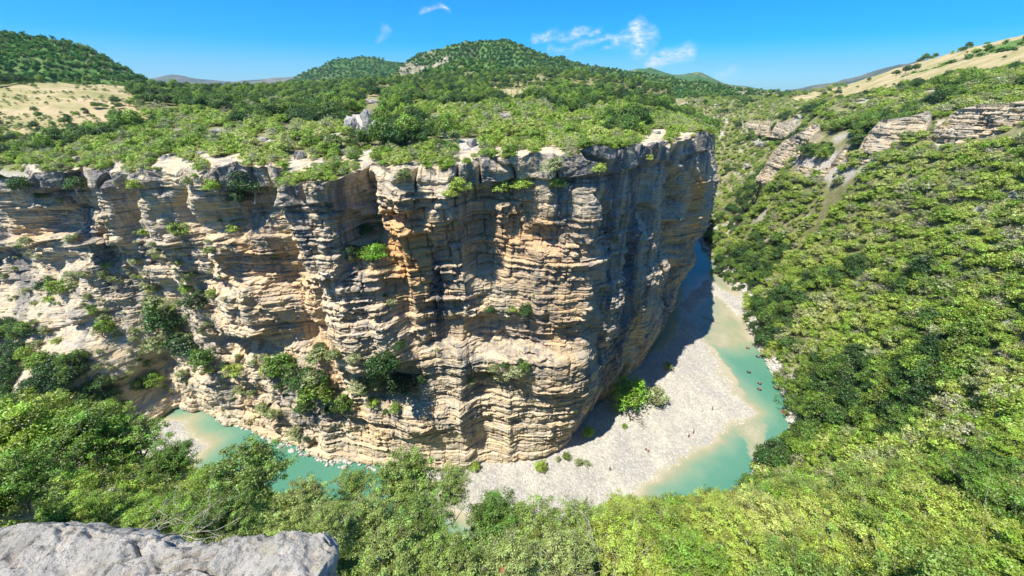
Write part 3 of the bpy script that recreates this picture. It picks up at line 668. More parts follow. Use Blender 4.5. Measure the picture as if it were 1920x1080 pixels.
ridge('mountain', [(200, 170), (270, 152), (325, 137), (360, 146), (400, 151), (440, 153), (500, 148), (560, 142), (620, 134), (700, 140), (760, 150)], 5200, M['mtn'], .6, -100, .10, seed=200)
ridge('mountain', [(1430, 175), (1500, 166), (1530, 158), (1570, 153), (1610, 143), (1640, 132), (1665, 124), (1700, 118), (1760, 108), (1850, 90), (2000, 66)], 3600, M['mtn'], .6, -100, .10, seed=210)
ridge('hill', [(1100, 150), (1150, 136), (1220, 127), (1265, 140), (1285, 137), (1310, 131), (1335, 143), (1362, 156), (1420, 166), (1500, 176)], 2400, M['hillfar'], .55, -60, .12, seed=220)
hA = ridge('hill', [(380, 220), (450, 196), (500, 180), (545, 152), (585, 130), (630, 113), (680, 106), (745, 113), (790, 128), (840, 150), (900, 170)], 1500, M['hillfar'], .5, -45, .12, seed=230)
hB = ridge('hill', [(640, 190), (700, 160), (745, 128), (780, 104), (815, 88), (850, 88), (880, 76), (950, 77), (985, 88), (1030, 103), (1090, 120), (1150, 130), (1230, 141), (1330, 156), (1420, 172)], 950, M['hill'], .78, -45, .10,
           bare=[[(715, 156), (760, 118), (800, 120), (845, 98), (838, 118), (800, 140), (765, 138), (730, 162)]], seed=240)
hC = ridge('hill', [(500, 200), (560, 176), (620, 168), (700, 160), (750, 150), (800, 128), (850, 112), (890, 106), (925, 112), (960, 128), (1000, 140), (1060, 134), (1120, 142), (1200, 156), (1262, 172)], 560, M['hill'], .62, -24, .08, seed=250, drop=3,
           bare=[[(905, 150), (985, 148), (1010, 130), (1060, 134), (1060, 160), (985, 168)], [(1130, 150), (1180, 136), (1250, 150), (1260, 168), (1140, 166)]])
hD = ridge('hill', [(-420, -60), (-200, 10), (0, 50), (60, 62), (120, 71), (180, 92), (230, 120), (275, 144), (320, 172), (380, 195)], 620, M['hill'], .58, -22, .08, seed=260, drop=3)
hE = ridge('hill', [(205, 190), (245, 166), (290, 155), (345, 156), (400, 162), (440, 176), (480, 192), (540, 206)], 430, M['hill'], .75, -25, .06, seed=270, drop=4)
hF = ridge('hill', [(1230, 178), (1290, 168), (1340, 164), (1400, 162), (1450, 164), (1500, 167), (1540, 172), (1580, 180)], 820, M['hill'], .72, -50, .08, seed=280, drop=5,
           bare=[[(1360, 168), (1470, 168), (1480, 184), (1400, 188)]])
hG = ridge('hill', [(1700, 130), (1760, 113), (1800, 98), (1850, 76), (1900, 58), (1950, 44), (2100, 4), (2400, -80)], 520, M['hill'], .8, -15, .05, seed=290, drop=6)

# ================================================================== PLANTS
def quads(cen, nrm, size, rs, aspect=.6, fold=True):
    """leaf quads: centres, normals, sizes"""
    n = len(cen); t = rs.normal(size=(n, 3)); nrm = nrm / (np.linalg.norm(nrm, axis=1)[:, None] + 1e-9)
    t -= nrm * (t * nrm).sum(1)[:, None]; t /= np.linalg.norm(t, axis=1)[:, None]; b = np.cross(nrm, t)
    s = size[:, None]; a = aspect
    V = np.stack([cen - t * s, cen + b * s * a - nrm * s * .12, cen + t * s, cen - b * s * a - nrm * s * .12], 1)
    return V.reshape(-1, 3), np.arange(4 * n).reshape(-1, 4)
def crown_mesh(name, mat, seed, nclump, nleaf, leaf, shape=(1, 1, .9), cr=.26, base=.1, shell=.55, lumps=5, upbias=.38, hole=.0, jit=.3):
    rs = np.random.default_rng(seed)
    # the crown is a few overlapping lobes, each carrying clumps near its surface
    lob = rs.normal(size=(lumps, 3)); lob /= np.linalg.norm(lob, axis=1)[:, None]; lob *= .42 * rs.random((lumps, 1)) ** .4; lob[:, 2] = np.abs(lob[:, 2]) * .8
    lr = .42 + .26 * rs.random(lumps); C_ = []; N_ = []
    while len(C_) < nclump:
        k = rs.integers(lumps); d = rs.normal(size=3); d /= np.linalg.norm(d)
        if d[2] < -.45: continue
        rr = lr[k] * (shell + (1 - shell) * rs.random() ** .5) * (.85 + .3 * rs.random())
        C_.append(lob[k] + d * rr); N_.append(d)
    C_ = np.array(C_); N_ = np.array(N_)
    idx = rs.integers(nclump, size=nclump * nleaf); cs = cr * (.6 + .7 * rs.random(nclump))
    off = rs.normal(size=(len(idx), 3)); off /= np.linalg.norm(off, axis=1)[:, None]; off *= (rs.random((len(idx), 1)) ** .45)
    off[:, 2] *= .62
    cen = C_[idx] + off * cs[idx][:, None]
    nr = off * .7 + N_[idx] * .4 + rs.normal(size=off.shape) * .55; nr[:, 2] += upbias
    V, Q = quads(cen, nr, leaf * (.6 + .7 * rs.random(len(idx))), rs)
    V = V * np.array(shape) ; V[:, 2] += shape[2] * .55 + base
    lv = np.repeat(np.clip(.5 + .5 * (rs.random(nclump)[idx] - .5) * 2 + .3 * (rs.random(len(idx)) - .5), 0, 1), 4)
    o = mesh_np(name, V, Q, mat, {'lv': lv}, smooth=False, link=False)
    return o.data, C_ * np.array(shape) + np.array([0, 0, shape[2] * .55 + base])
def branch_mesh(name, mat, seed, targets, n=9, r0=.035, sides=5, twig=2):
    rs = np.random.default_rng(seed); parts = []; tg_ = targets[rs.permutation(len(targets))[:n * (1 + twig)]]
    nst = max(2, n // 3); stems = []
    for k in range(nst):
        e = tg_[k] * np.array([.45, .45, .5]); p = np.array([[0, 0, -.06], e * .35 + rs.normal(size=3) * .02, e * .7 + rs.normal(size=3) * .03, e])
        stems.append(p); parts.append(tube(p, [r0, r0 * .85, r0 * .7, r0 * .55], sides))
    for k, t in enumerate(tg_):
        s0 = stems[k % nst][-1 - (k % 2)]; mid = (s0 + t) / 2 + rs.normal(size=3) * .06
        parts.append(tube(np.array([s0, mid, t, t + (t - mid) * .25]), [r0 * .5, r0 * .32, r0 * .16, r0 * .06], 4))
    V, Q = join(parts); return mesh_np(name, V, Q, mat, smooth=True, link=False).data

# mid-distance kinds: (crown mesh, branch mesh)
def kind(mat, seed, nclump=60, nleaf=30, leaf=.062, **k):
    c, t = crown_mesh('crown', M[mat], seed, nclump, nleaf, leaf, **k); b = branch_mesh('branches', M['bark'], seed, t, 7); return c, b
KIND = dict(
    scrub=[kind('scrub', 1), kind('scrub', 2, shape=(1.1, .95, .62)), kind('scrub', 3, 52, 28, lumps=4), kind('olive', 4, 60, 28), kind('olive', 5, 48, 30, shape=(1.1, 1, .6), lumps=4), kind('scrub', 6, 70, 26, lumps=7), kind('dry', 7, 44, 20, .05, lumps=4)],
    tree=[kind('tree', 11, 70, 34, .055, shape=(.85, .85, 1.0), base=.35), kind('tree', 12, 70, 34, .055, shape=(.95, .9, .85), base=.3), kind('dark', 13, 80, 34, .055, shape=(.9, .9, .9), base=.25), kind('dark', 14, 70, 34, .055, shape=(1, .9, .75), base=.2)],
    far=[kind('forest', 21, 26, 14, .13, shape=(.9, .9, .95), base=.2, cr=.3), kind('forest', 22, 26, 14, .13, shape=(1, 1, .8), base=.15, cr=.3), kind('tree', 23, 26, 14, .13, shape=(.9, .9, .95), base=.2, cr=.3)],
    vivid=[kind('vivid', 31, 90, 34, .05, shape=(1, .9, .85), base=.2, lumps=7)],
)
protos = {}
for kn, lst in KIND.items():
    for i, (c, b) in enumerate(lst): protos[(kn, i)] = (c, b)
def kinds_n(kn): return len(KIND[kn])

def scatter(Pq, dens, spacing, n, seed, grow=None):
    """random points on a grid surface, thinned so that none crowd; spacing grows with distance"""
    rs = np.random.default_rng(seed)
    c = (Pq[:-1, :-1] + Pq[1:, 1:]) / 2; e1 = Pq[1:, :-1] - Pq[:-1, :-1]; e2 = Pq[:-1, 1:] - Pq[:-1, :-1]
    ar = np.linalg.norm(np.cross(e1, e2), axis=-1); dn = (dens[:-1, :-1] + dens[1:, 1:]) / 2
    r = np.linalg.norm(c, axis=-1); w = (ar * dn / np.maximum(1, (r / 150)) ** 1.0).ravel(); cw = np.cumsum(w); pick = np.searchsorted(cw, rs.random(n) * cw[-1])
    i, j = np.divmod(pick, c.shape[1]); u, v_ = rs.random(n)[:, None], rs.random(n)[:, None]
    pts = Pq[i, j] * (1 - u) * (1 - v_) + Pq[i + 1, j] * u * (1 - v_) + Pq[i, j + 1] * (1 - u) * v_ + Pq[i + 1, j + 1] * u * v_
    rr = np.linalg.norm(pts, axis=1); sp_ = spacing * 2 ** np.round(np.log2(np.maximum(1, rr / 150)) * .5)
    key = np.stack([np.floor(pts[:, 0] / sp_), np.floor(pts[:, 1] / sp_), np.floor(pts[:, 2] / sp_ * .7), sp_], 1)
    _, first = np.unique(key, axis=0, return_index=True); return pts[np.sort(first)]

def in_view(pts, m=60):
    px, py, d = project(pts); return (px > -m) & (px < 1920 + m) & (py > -m) & (py < 1080 + m) & (pts[:, 1] * CP - pts[:, 2] * SP > .5)

PLANTS = []   # rows: x,y,z, radius, rot, kindname, proto index, zone
def add_plants(pts, rad, kn, zone, seed, sink=.08, idx=None):
    rs = np.random.default_rng(seed)
    for p in pts:
        r = rad[0] + (rad[1] - rad[0]) * rs.random() ** 1.6
        if zone == 'slope': r *= float(np.clip(np.linalg.norm(p) / 105, .42, 1))
        PLANTS.append((p[0], p[1], p[2] - sink * r, r, rs.random() * 6.283, kn, int(rs.choice([0, 1, 2, 3, 4, 5, 0, 1, 2, 5, 6]) if kn == 'scrub' else rs.integers(kinds_n(kn))) if idx is None else idx, zone))

# plateau scrub
nz1 = fbm(XX / 16, YY / 16, 0, 3, 301)
dplat = ((RR < 300) | (az[None] < R_(21.8))) * (1 - fld) * (1 - .9 * bar) * sstep(-.62, -.25, nz1) * (v > .012)
pts = scatter(Pp, dplat, 2.8, 60000, 1); q = in_view(pts); pts = pts[q]
r_ = np.hypot(pts[:, 0], pts[:, 1]); tree_m = fbm(pts[:, 0] / 30, pts[:, 1] / 30, 0, 3, 302) + .9 * sstep(170, 300, r_) > .45
near_edge = r_ < 250
add_plants(pts[~tree_m & near_edge], (1.3, 3.0), 'scrub', 'plateau', 2)
add_plants(pts[~tree_m & ~near_edge], (1.8, 3.6), 'scrub', 'plateau', 3)
add_plants(pts[tree_m], (2.0, 4.4), 'tree', 'plateau', 4)
capP = Pc[-14:-1]; capd = np.ones(capP.shape[:2]) * sstep(-.6, -.2, fbm(capP[..., 0] / 5, capP[..., 1] / 5, 0, 3, 305)) * (curve[:, 1] < 265)[None]
pts = scatter(capP, capd, 1.5, 16000, 21); pts = pts[in_view(pts)]; add_plants(pts, (.8, 2.0), 'scrub', 'rim', 22)
dn = fld * sstep(.1, .4, fbm(XX / 22, YY / 22, 0, 4, 303)) ; pts = scatter(Pp, dn, 5.5, 3500, 5); pts = pts[in_view(pts)]; add_plants(pts, (1., 2.8), 'tree', 'meadow', 6)
pts = scatter(Pp, fld * sstep(-.1, .25, fbm(XX / 30, YY / 8, 0, 4, 304)), 2.6, 5000, 15); pts = pts[in_view(pts)]; add_plants(pts, (.35, 1.1), 'scrub', 'meadow', 16, idx=3)
# gorge slope
pxs, pys, _ = project(Pg)
dsl = (1 - fldg) * (1 - .85 * barg) * sstep(-.75, -.4, fbm(X2 / 18, Y2 / 18, 0, 3, 311)) * (Z2 > -99.3) * cut * ((A2 > R_(22.3)) | (R2 < 150)) * sstep(28, 42, R2) * (Y2 > 5)
pts = scatter(Pg, dsl, 2.45, 170000, 7); pts = pts[in_view(pts, 140)]
r_ = np.linalg.norm(pts, axis=1); bk_ = polydist(pts[:, 0], pts[:, 1], bank_p, False)
tm = fbm(pts[:, 0] / 24, pts[:, 1] / 24, 0, 3, 312) + .55 * sstep(14, 4, bk_) * (r_ > 100) > .52
add_plants(pts[~tm], (1.2, 3.9), 'scrub', 'slope', 8)
add_plants(pts[tm], (1.8, 5.2), 'tree', 'slope', 9)
dn = fldg * sstep(.25, .5, fbm(X2 / 40, Y2 / 40, 0, 4, 313)) * (Y2 > 5); pts = scatter(Pg, dn, 14.0, 300, 10); pts = pts[in_view(pts)]; add_plants(pts, (1.5, 3.), 'tree', 'meadow', 11)
# wooded hills
for hi, (Pq, br) in enumerate((hB, hC, hD, hE, hF, hG, hA)):
    dn = (1 - .97 * br) * (.6 + .4 * sstep(-.4, 0, fbm(Pq[..., 0] / 60, Pq[..., 1] / 60, 0, 3, 320 + hi))); dn[-13:] = 0
    R0 = float(np.median(np.linalg.norm(Pq[50], axis=-1))); pts = scatter(Pq, dn, 2.9 if R0 < 700 else 3.1, 70000, 40 + hi); pts = pts[in_view(pts)]
    add_plants(pts, (2.4, 4.4) if R0 < 700 else ((3.2, 5.0) if hi < 6 else (4.5, 6.5)), 'far', 'hill', 50 + hi, sink=.4)
print('plants', len(PLANTS))

def gn_scatter(name, rows, kn, zone_label=None, branches=False):
    """one object that scatters the small plants nobody could count"""
    co = np.array([r[:3] for r in rows], np.float32); me = bpy.data.meshes.new(name); me.vertices.add(len(co)); me.vertices.foreach_set('co', co.ravel())
    a = me.attributes.new('rad', 'FLOAT', 'POINT'); a.data.foreach_set('value', np.array([r[3] for r in rows], np.float32))
    a = me.attributes.new('rot', 'FLOAT_VECTOR', 'POINT'); a.data.foreach_set('vector', np.array([(.0, 0, r[4]) for r in rows], np.float32).ravel())
    a = me.attributes.new('pid', 'INT', 'POINT'); a.data.foreach_set('value', np.array([r[6] for r in rows], np.int32))
    o = bpy.data.objects.new(name, me); C.objects.link(o)
    ng = bpy.data.node_groups.new(name, 'GeometryNodeTree'); ng.interface.new_socket('Geometry', in_out='INPUT', socket_type='NodeSocketGeometry'); ng.interface.new_socket('Geometry', in_out='OUTPUT', socket_type='NodeSocketGeometry')
    N, L = ng.nodes, ng.links; gi = N.new('NodeGroupInput'); go = N.new('NodeGroupOutput'); jn = N.new('GeometryNodeJoinGeometry')
    def na_(nm, dt): n = N.new('GeometryNodeInputNamedAttribute'); n.data_type = dt; n.inputs[0].default_value = nm; return n.outputs[0]
    rad, rot, pid = na_('rad', 'FLOAT'), na_('rot', 'FLOAT_VECTOR'), na_('pid', 'INT')
    mp_ = N.new('GeometryNodeMeshToPoints'); L.new(gi.outputs[0], mp_.inputs[0])
    for i in range(kinds_n(kn)):
        oi = N.new('GeometryNodeObjectInfo'); oi.inputs['Object'].default_value = PROTO_OBJ[(kn, i)]; oi.inputs['As Instance'].default_value = True
        cmp_ = N.new('FunctionNodeCompare'); cmp_.data_type = 'INT'; cmp_.operation = 'EQUAL'; L.new(pid, cmp_.inputs[2]); cmp_.inputs[3].default_value = i
        ip = N.new('GeometryNodeInstanceOnPoints'); L.new(mp_.outputs[0], ip.inputs['Points']); L.new(cmp_.outputs[0], ip.inputs['Selection']); L.new(oi.outputs['Geometry'], ip.inputs['Instance'])
        L.new(rot, ip.inputs['Rotation']); L.new(rad, ip.inputs['Scale']); L.new(ip.outputs[0], jn.inputs[0])
    L.new(jn.outputs[0], go.inputs[0]); md = o.modifiers.new('scatter', 'NODES'); md.node_group = ng; tag(o, kind='stuff'); return o

# the foreground kinds are fuller: every leaf shows
def near_kind(mat, seed, nclump=300, nleaf=72, leaf=.0195, **k):
    c, t = crown_mesh('crown', M[mat], seed, nclump, nleaf, leaf, cr=.115, shell=.35, lumps=k.pop('lumps', 9), **k); return c, branch_mesh('branches', M['bark'], seed, t, 26, .028, 6, 4)
KIND['near'] = [near_kind('near_y', 61), near_kind('near_y', 62, shape=(1.1, .95, .8)), near_kind('near_o', 63), near_kind('near_o', 64, 240, 50, shape=(.9, 1, .9)), near_kind('near_g', 65), near_kind('near_g', 66, shape=(1.1, 1, .7))]
for i, cb in enumerate(KIND['near']): protos[('near', i)] = cb

FORE = [  # crown centre in the photograph, depth, radius, kind
    (40, 835, 11, 1.9, 4), (150, 835, 11, 1.5, 4), (245, 832, 11.5, 1.25, 5), (330, 868, 11, .95, 4), (20, 930, 8.5, 1.2, 4), (290, 985, 7, .62, 4), (200, 790, 14, 1.2, 4), (85, 775, 14, 1.2, 0),
    (455, 905, 9, 1.2, 2), (560, 958, 8.6, .85, 2), (385, 905, 9.8, .6, 4), (430, 975, 8, .7, 2), (610, 985, 7.6, .62, 3),
    (750, 915, 10, 1.2, 2), (664, 915, 10, .72, 3), (850, 905, 10.5, .7, 3), (690, 985, 8.5, 1.0, 3), (800, 990, 8, .9, 2), (850, 930, 10.5, .62, 3), (930, 985, 9, .95, 4), (1010, 1000, 9, 1.0, 2), (955, 1065, 7, .9, 3), (1085, 985, 9.5, .9, 3), (730, 1060, 6.8, .8, 2), (850, 1065, 6.8, .8, 2), (1060, 1060, 7.5, .9, 3),
    (1155, 1010, 9, 1.0, 0), (1245, 1000, 9.5, 1.0, 0), (1340, 990, 9.5, 1.1, 1), (1440, 985, 9.5, 1.1, 0), (1550, 990, 9.5, 1.1, 1), (1655, 975, 10, 1.2, 0), (1765, 975, 10, 1.25, 1), (1875, 965, 10, 1.3, 4),
    (1180, 1070, 7.4, .9, 1), (1300, 1065, 7.6, 1.0, 4), (1420, 1065, 7.6, 1.0, 1), (1540, 1065, 7.8, 1.0, 0), (1660, 1060, 8, 1.05, 1), (1790, 1060, 8, 1.1, 0), (1900, 1050, 8, 1.1, 1),
    (1850, 900, 11.5, 1.15, 4), (1905, 850, 13, 1.2, 4), (1700, 905, 13, 1.0, 0), (1780, 890, 13.5, 1.1, 4), (1510, 935, 14, 1.05, 2), (1410, 945, 13.5, .8, 3), (1610, 915, 14, 1.1, 2)]
FIXED = []    # plants that are always things: (x, y, z base, radius, rot, kind, index, zone)
rs_ = np.random.default_rng(5)
for (a, b, d, r, k_) in FORE:
    q = at_d(a, b, d); FIXED.append((q[0], q[1], q[2] - .62 * r, r, rs_.random() * 6.28, 'near', k_, 'fore'))
# undergrowth that closes the gaps between them
dnr = (R2 > 5) & (R2 < 34) & (Y2 > 2.0); pts = scatter(Pg, dnr * np.where(R2 < 12, 3.0, 1.0), 1.25, 4200, 71); pts = pts[in_view(pts, 260)]
keepn = ~((project(pts)[0] > 60) & (project(pts)[0] < 395) & (project(pts)[1] > 840) & (np.linalg.norm(pts, axis=1) < 40) & (rs_.random(len(pts)) < .9)); pts = pts[keepn]
for p in pts:
    x_ = project(p)[0]; big = np.linalg.norm(p); r = (.75 + .6 * rs_.random()) * (1 + max(0, big - 14) / 28)
    k_ = int(rs_.choice([4, 5, 4, 2] if x_ < 380 else ([2, 3, 2, 4] if x_ < 1120 else [0, 1, 2, 4, 3, 0])))
    ty = project(p + np.array([0, 0, 1.1 * r]))[1] - F * .15 * r / big
    if ty < np.interp(x_, [0, 200, 300, 400, 640, 700, 870, 900, 1150, 1190, 1400, 1480, 1600, 1920], [745, 795, 840, 870, 905, 860, 860, 935, 930, 945, 925, 890, 860, 840]): continue
    PLANTS.append((p[0], p[1], p[2] - .3 * r, r, rs_.random() * 6.28, 'near', k_, 'fore'))

# plants on the face of the great cliff and along its foot
cpx, cpy, cdd = project(Pcliff); cokay = (Pcliff[..., 1] > 60)
def on_cliff(px, py, tol=7):
    m = (np.abs(cpx - px) < tol) & (np.abs(cpy - py) < tol) & cokay
    if not m.any(): return None
    ii = np.argwhere(m); dd = cdd[m]; return Pcliff[tuple(ii[np.argmin(dd)])], float(dd.min())
CLIFFP = [(480, 350, 34, 'tree', 2), (455, 372, 20, 'tree', 2), (705, 465, 24, 'vivid', 0), (690, 480, 14, 'scrub', 0), (718, 680, 32, 'tree', 2), (745, 705, 32, 'tree', 3), (325, 605, 36, 'tree', 2), (350, 640, 30, 'tree', 3), (300, 590, 22, 'tree', 0),
    (530, 690, 32, 'tree', 0), (570, 705, 36, 'tree', 3), (600, 740, 36, 'tree', 0), (640, 760, 22, 'tree', 0), (505, 690, 20, 'scrub', 0), (598, 655, 20, 'scrub', 3), (385, 668, 24, 'tree', 0), (435, 682, 16, 'scrub', 0), (985, 588, 14, 'tree', 2), (912, 582, 9, 'tree', 2),
    (958, 586, 6, 'scrub', 0), (935, 705, 20, 'scrub', 3), (960, 700, 18, 'scrub', 3), (978, 688, 13, 'tree', 0), (120, 535, 20, 'scrub', 0), (90, 528, 15, 'tree', 2), (207, 612, 18, 'tree', 0), (330, 432, 17, 'scrub', 0), (355, 545, 15, 'tree', 0), (350, 520, 12, 'scrub', 3), (560, 802, 14, 'scrub', 3),
    (868, 342, 22, 'scrub', 0), (850, 352, 16, 'scrub', 1), (935, 352, 18, 'scrub', 0), (985, 345, 20, 'scrub', 1), (1042, 316, 20, 'scrub', 3), (1048, 345, 16, 'scrub', 0), (1130, 318, 14, 'scrub', 0), (765, 325, 17, 'scrub', 3), (632, 316, 17, 'tree', 0), (150, 352, 18, 'tree', 2),
    (42, 352, 18, 'tree', 2), (250, 345, 14, 'scrub', 0), (80, 372, 12, 'tree', 2), (702, 752, 12, 'scrub', 0), (738, 760, 13, 'tree', 0), (490, 760, 14, 'scrub', 3), (300, 712, 18, 'tree', 0), (345, 700, 11, 'scrub', 3), (445, 735, 12, 'scrub', 3), (520, 770, 12, 'scrub', 3), (55, 455, 12, 'scrub', 3), (140, 440, 10, 'scrub', 3),
    (265, 440, 9, 'scrub', 0), (740, 565, 9, 'scrub', 3), (1220, 300, 9, 'scrub', 0), (400, 350, 15, 'scrub', 0), (350, 345, 12, 'scrub', 3), (435, 425, 10, 'scrub', 0)]
for (a, b, rp, kn, k_) in CLIFFP:
    h = on_cliff(a, b + rp * .3)
    if h is None: continue
    p, dd = h; r = rp * dd / F * 1.3; FIXED.append((p[0] + .0, p[1] - .2 * r, p[2] - .55 * r, r, rs_.random() * 6.28, kn, k_, 'cliff'))
    for _ in range(3 if rp > 18 else 1):
        h2 = on_cliff(a + rs_.normal() * rp * 1.1, b + rs_.normal() * rp * .7)
        if h2 and b > 380: r2_ = r * (.35 + .35 * rs_.random()); p = h2[0]; PLANTS.append((p[0], p[1] - .2 * r2_, p[2] - .4 * r2_, r2_, rs_.random() * 6.28, 'scrub' if rs_.random() < .6 else 'tree', 3, 'cliff'))
for i in range(150):                                    # the dark wood on the talus at the left
    a = -60 + 300 * rs_.random() ** 1.1; b = 600 + 190 * rs_.random()
    if b < 600 + .45 * a: continue
    h = on_cliff(a, b)
    if h: p, dd = h; r = 2.2 + 2.6 * rs_.random(); PLANTS.append((p[0], p[1] - .5, p[2] - .35 * r, r, rs_.random() * 6.28, 'tree', int(rs_.choice([2, 3, 2, 0])), 'talus'))
for i in range(330):                                    # low grey-green scrub over the broken left foot
    a = 400 * rs_.random(); b = 460 + 280 * rs_.random()
    if noise(a / 45, b / 25, 0, 83) < -.15: continue
    h = on_cliff(a, b)
    if h: p, dd = h; r = .6 + 1.6 * rs_.random() ** 1.6; PLANTS.append((p[0], p[1], p[2] - .3 * r, r, rs_.random() * 6.28, 'scrub', int(rs_.choice([3, 4, 3, 0, 6])), 'cliff'))
for i in range(420):                                    # tufts on the ledges
    a = 1080 * rs_.random(); b = 330 + 480 * rs_.random(); wgt = .25 + .75 * (a < 480) + .4 * (b > 640)
    if rs_.random() > wgt * .55 or noise(a / 60, b / 30, 0, 81) < -.05: continue
    h = on_cliff(a, b)
    if h: p, dd = h; r = .35 + .75 * rs_.random() ** 2; PLANTS.append((p[0], p[1], p[2] - .2 * r, r, rs_.random() * 6.28, 'scrub', int(rs_.choice([0, 1, 3, 4, 6])), 'cliff'))

# on the gravel bar
def on_bar(px, py): q = at_z(px, py, -99.15); return q
for (a, b, rp, kn, k_) in [(1180, 738, 46, 'vivid', 0), (1228, 744, 28, 'scrub', 3), (1105, 810, 15, 'vivid', 0), (1015, 872, 16, 'scrub', 0), (1062, 855, 11, 'scrub', 0), (1046, 860, 7, 'scrub', 3), (1085, 866, 10, 'scrub', 3), (1100, 868, 9, 'scrub', 3), (1252, 687, 12, 'scrub', 3), (1170, 798, 7, 'scrub', 0), (890, 872, 14, 'scrub', 0)]:
    q = on_bar(a, b + rp * .45); d = q[1] * CP - q[2] * SP; r = rp * d / F; FIXED.append((q[0], q[1], q[2] - .12 * r, r, rs_.random() * 6.28, kn, k_, 'bar'))
q = on_bar(1428, 905); FIXED.append((q[0], q[1], q[2], 3.6, 1., 'tree', 0, 'bar'))
q = on_bar(1452, 850); FIXED.append((q[0], q[1], q[2], 3.2, 2., 'tree', 1, 'bar'))

BOULD = [(323, 304, 13, 2, 'rounded white boulder left of the boulder cluster'), (350, 314, 10, 0, 'low pale boulder right beside the rounded white one'), (414, 307, 11, 1, 'tilted pale boulder in the middle of the left boulder cluster'), (445, 299, 12, 3, 'flat white slab boulder right of the tilted boulder'),
    (401, 315, 8, 0, 'small grey boulder in front of the tilted boulder'), (562, 298, 16, 1, 'tall pale boulder at the rim above the big buttress'), (513, 318, 12, 0, 'grey rounded boulder on the corner of the big buttress'), (603, 301, 6, 2, 'small round boulder right of the tall rim boulder'),
    (575, 318, 7, 0, 'small boulder at the foot of the tall rim boulder'), (494, 264, 11, 3, 'white slab among scrub behind the boulder cluster'), (403, 249, 12, 3, 'long flat white slab deep in the scrub at left'), (127, 282, 5, 2, 'small white boulder alone in the scrub at far left'), (147, 302, 9, 1, 'pale upright rock at the left rim'),
    (335, 247, 8, 3, 'thin white slab beside a round green tree'), (376, 290, 9, 3, 'leaning slab above the boulder cluster'), (885, 272, 13, 1, 'tall leaning pale rock on the bare patch of the rim'), (874, 288, 11, 1, 'blocky pale rock below the tall leaning rock'), (935, 280, 6, 2, 'small dark grey boulder right of the bare patch'),
    (983, 292, 9, 0, 'rounded boulder on the cap above the orange face'), (1030, 288, 13, 3, 'wedge-shaped pale boulder right of the rounded cap boulder'), (1000, 297, 8, 3, 'flat boulder between the rounded and the wedge boulder'), (1230, 254, 10, 1, 'white pointed rock at the shaded corner of the rim'), (645, 288, 8, 2, 'pale boulder in scrub right of the big buttress'),
    (948, 220, 9, 3, 'white slab in the scrub behind the bare patch'), (882, 224, 5, 2, 'small white rock in the middle of the plateau'), (818, 222, 10, 3, 'low white ledge rock behind the bare patch'), (1065, 218, 5, 2, 'small white rock above the right part of the rim'), (690, 296, 10, 3, 'flat slab on the bare rim patch'),
    (700, 193, 12, 3, 'pale flat rock below the small left clearing'), (1215, 262, 8, 3, 'pale ledge boulder left of the pointed corner rock'), (1282, 258, 9, 3, 'grey ledge boulder at the far end of the rim'), (540, 242, 8, 3, 'short white slab above the big buttress'), (232, 318, 8, 0, 'grey boulder on the left rim'), (60, 322, 9, 3, 'low slab on the rim at the far left')]
apx, apy, _d = project(np.array([r[:3] for r in PLANTS])); drop = np.zeros(len(PLANTS), bool)
for (a, b, rp) in [(q[0], q[1], q[2]) for q in BOULD] + [(682, 236, 20)]: drop |= (np.abs(apx - a) < rp * 1.25 + 3) & (apy > b - rp * .9) & (apy < b + rp * 1.6 + 5)
PLANTS = [r for r, q in zip(PLANTS, drop) if not q]

apx, apy, _d = project(np.array([r[:3] for r in PLANTS])); zn = np.array([r[7] == 'slope' for r in PLANTS])
onband = inpoly(apx, apy, [(1478, 338), (1500, 252), (1598, 246), (1600, 292), (1545, 345)]) | inpoly(apx, apy, [(1600, 292), (1690, 236), (1740, 226), (1925, 204), (1925, 272), (1760, 286), (1640, 300)]) | inpoly(apx, apy, [(1400, 240), (1510, 240), (1510, 228), (1400, 228)])
rr_ = np.random.default_rng(9).random(len(PLANTS)); PLANTS = [r for i, r in enumerate(PLANTS) if not (zn[i] and onband[i] and rr_[i] > (.12 if apx[i] < 1606 else .36))]
for (a, b, rp, kn, k_) in [(1715, 505, 34, 'tree', 2), (1690, 530, 24, 'tree', 3), (1508, 285, 26, 'tree', 1), (1528, 300, 20, 'tree', 0), (1425, 335, 26, 'tree', 2), (1445, 350, 20, 'tree', 1), (1405, 490, 20, 'tree', 2), (1440, 600, 26, 'tree', 3), (1475, 640, 24, 'tree', 2), (1690, 130, 10, 'tree', 2), (1670, 133, 9, 'tree', 3), (1705, 126, 9, 'tree', 2), (1622, 147, 5, 'tree', 2), (1765, 140, 11, 'tree', 2), (1765, 152, 10, 'tree', 0)]:
    m_ = (np.abs(pxg - a) < 12) & (np.abs(pyg - b - rp * .5) < 5) & (R2 > 60) & frontg
    if not m_.any(): continue
    q = Pg[tuple(np.argwhere(m_)[np.argmin(R2[m_])])]; d = q[1] * CP - q[2] * SP; r = rp * d / F; FIXED.append((q[0], q[1], q[2] - .1 * r, r, rs_.random() * 6.28, kn, k_, 'slope'))
apx, apy, apd = project(np.array([(r[0], r[1], r[2] + 1.2 * r[3]) for r in PLANTS]))
PLANTS = [r for i, r in enumerate(PLANTS) if not (r[7] == 'slope' and apd[i] < 92 and 640 < apx[i] < 1405 and apy[i] < 945)]
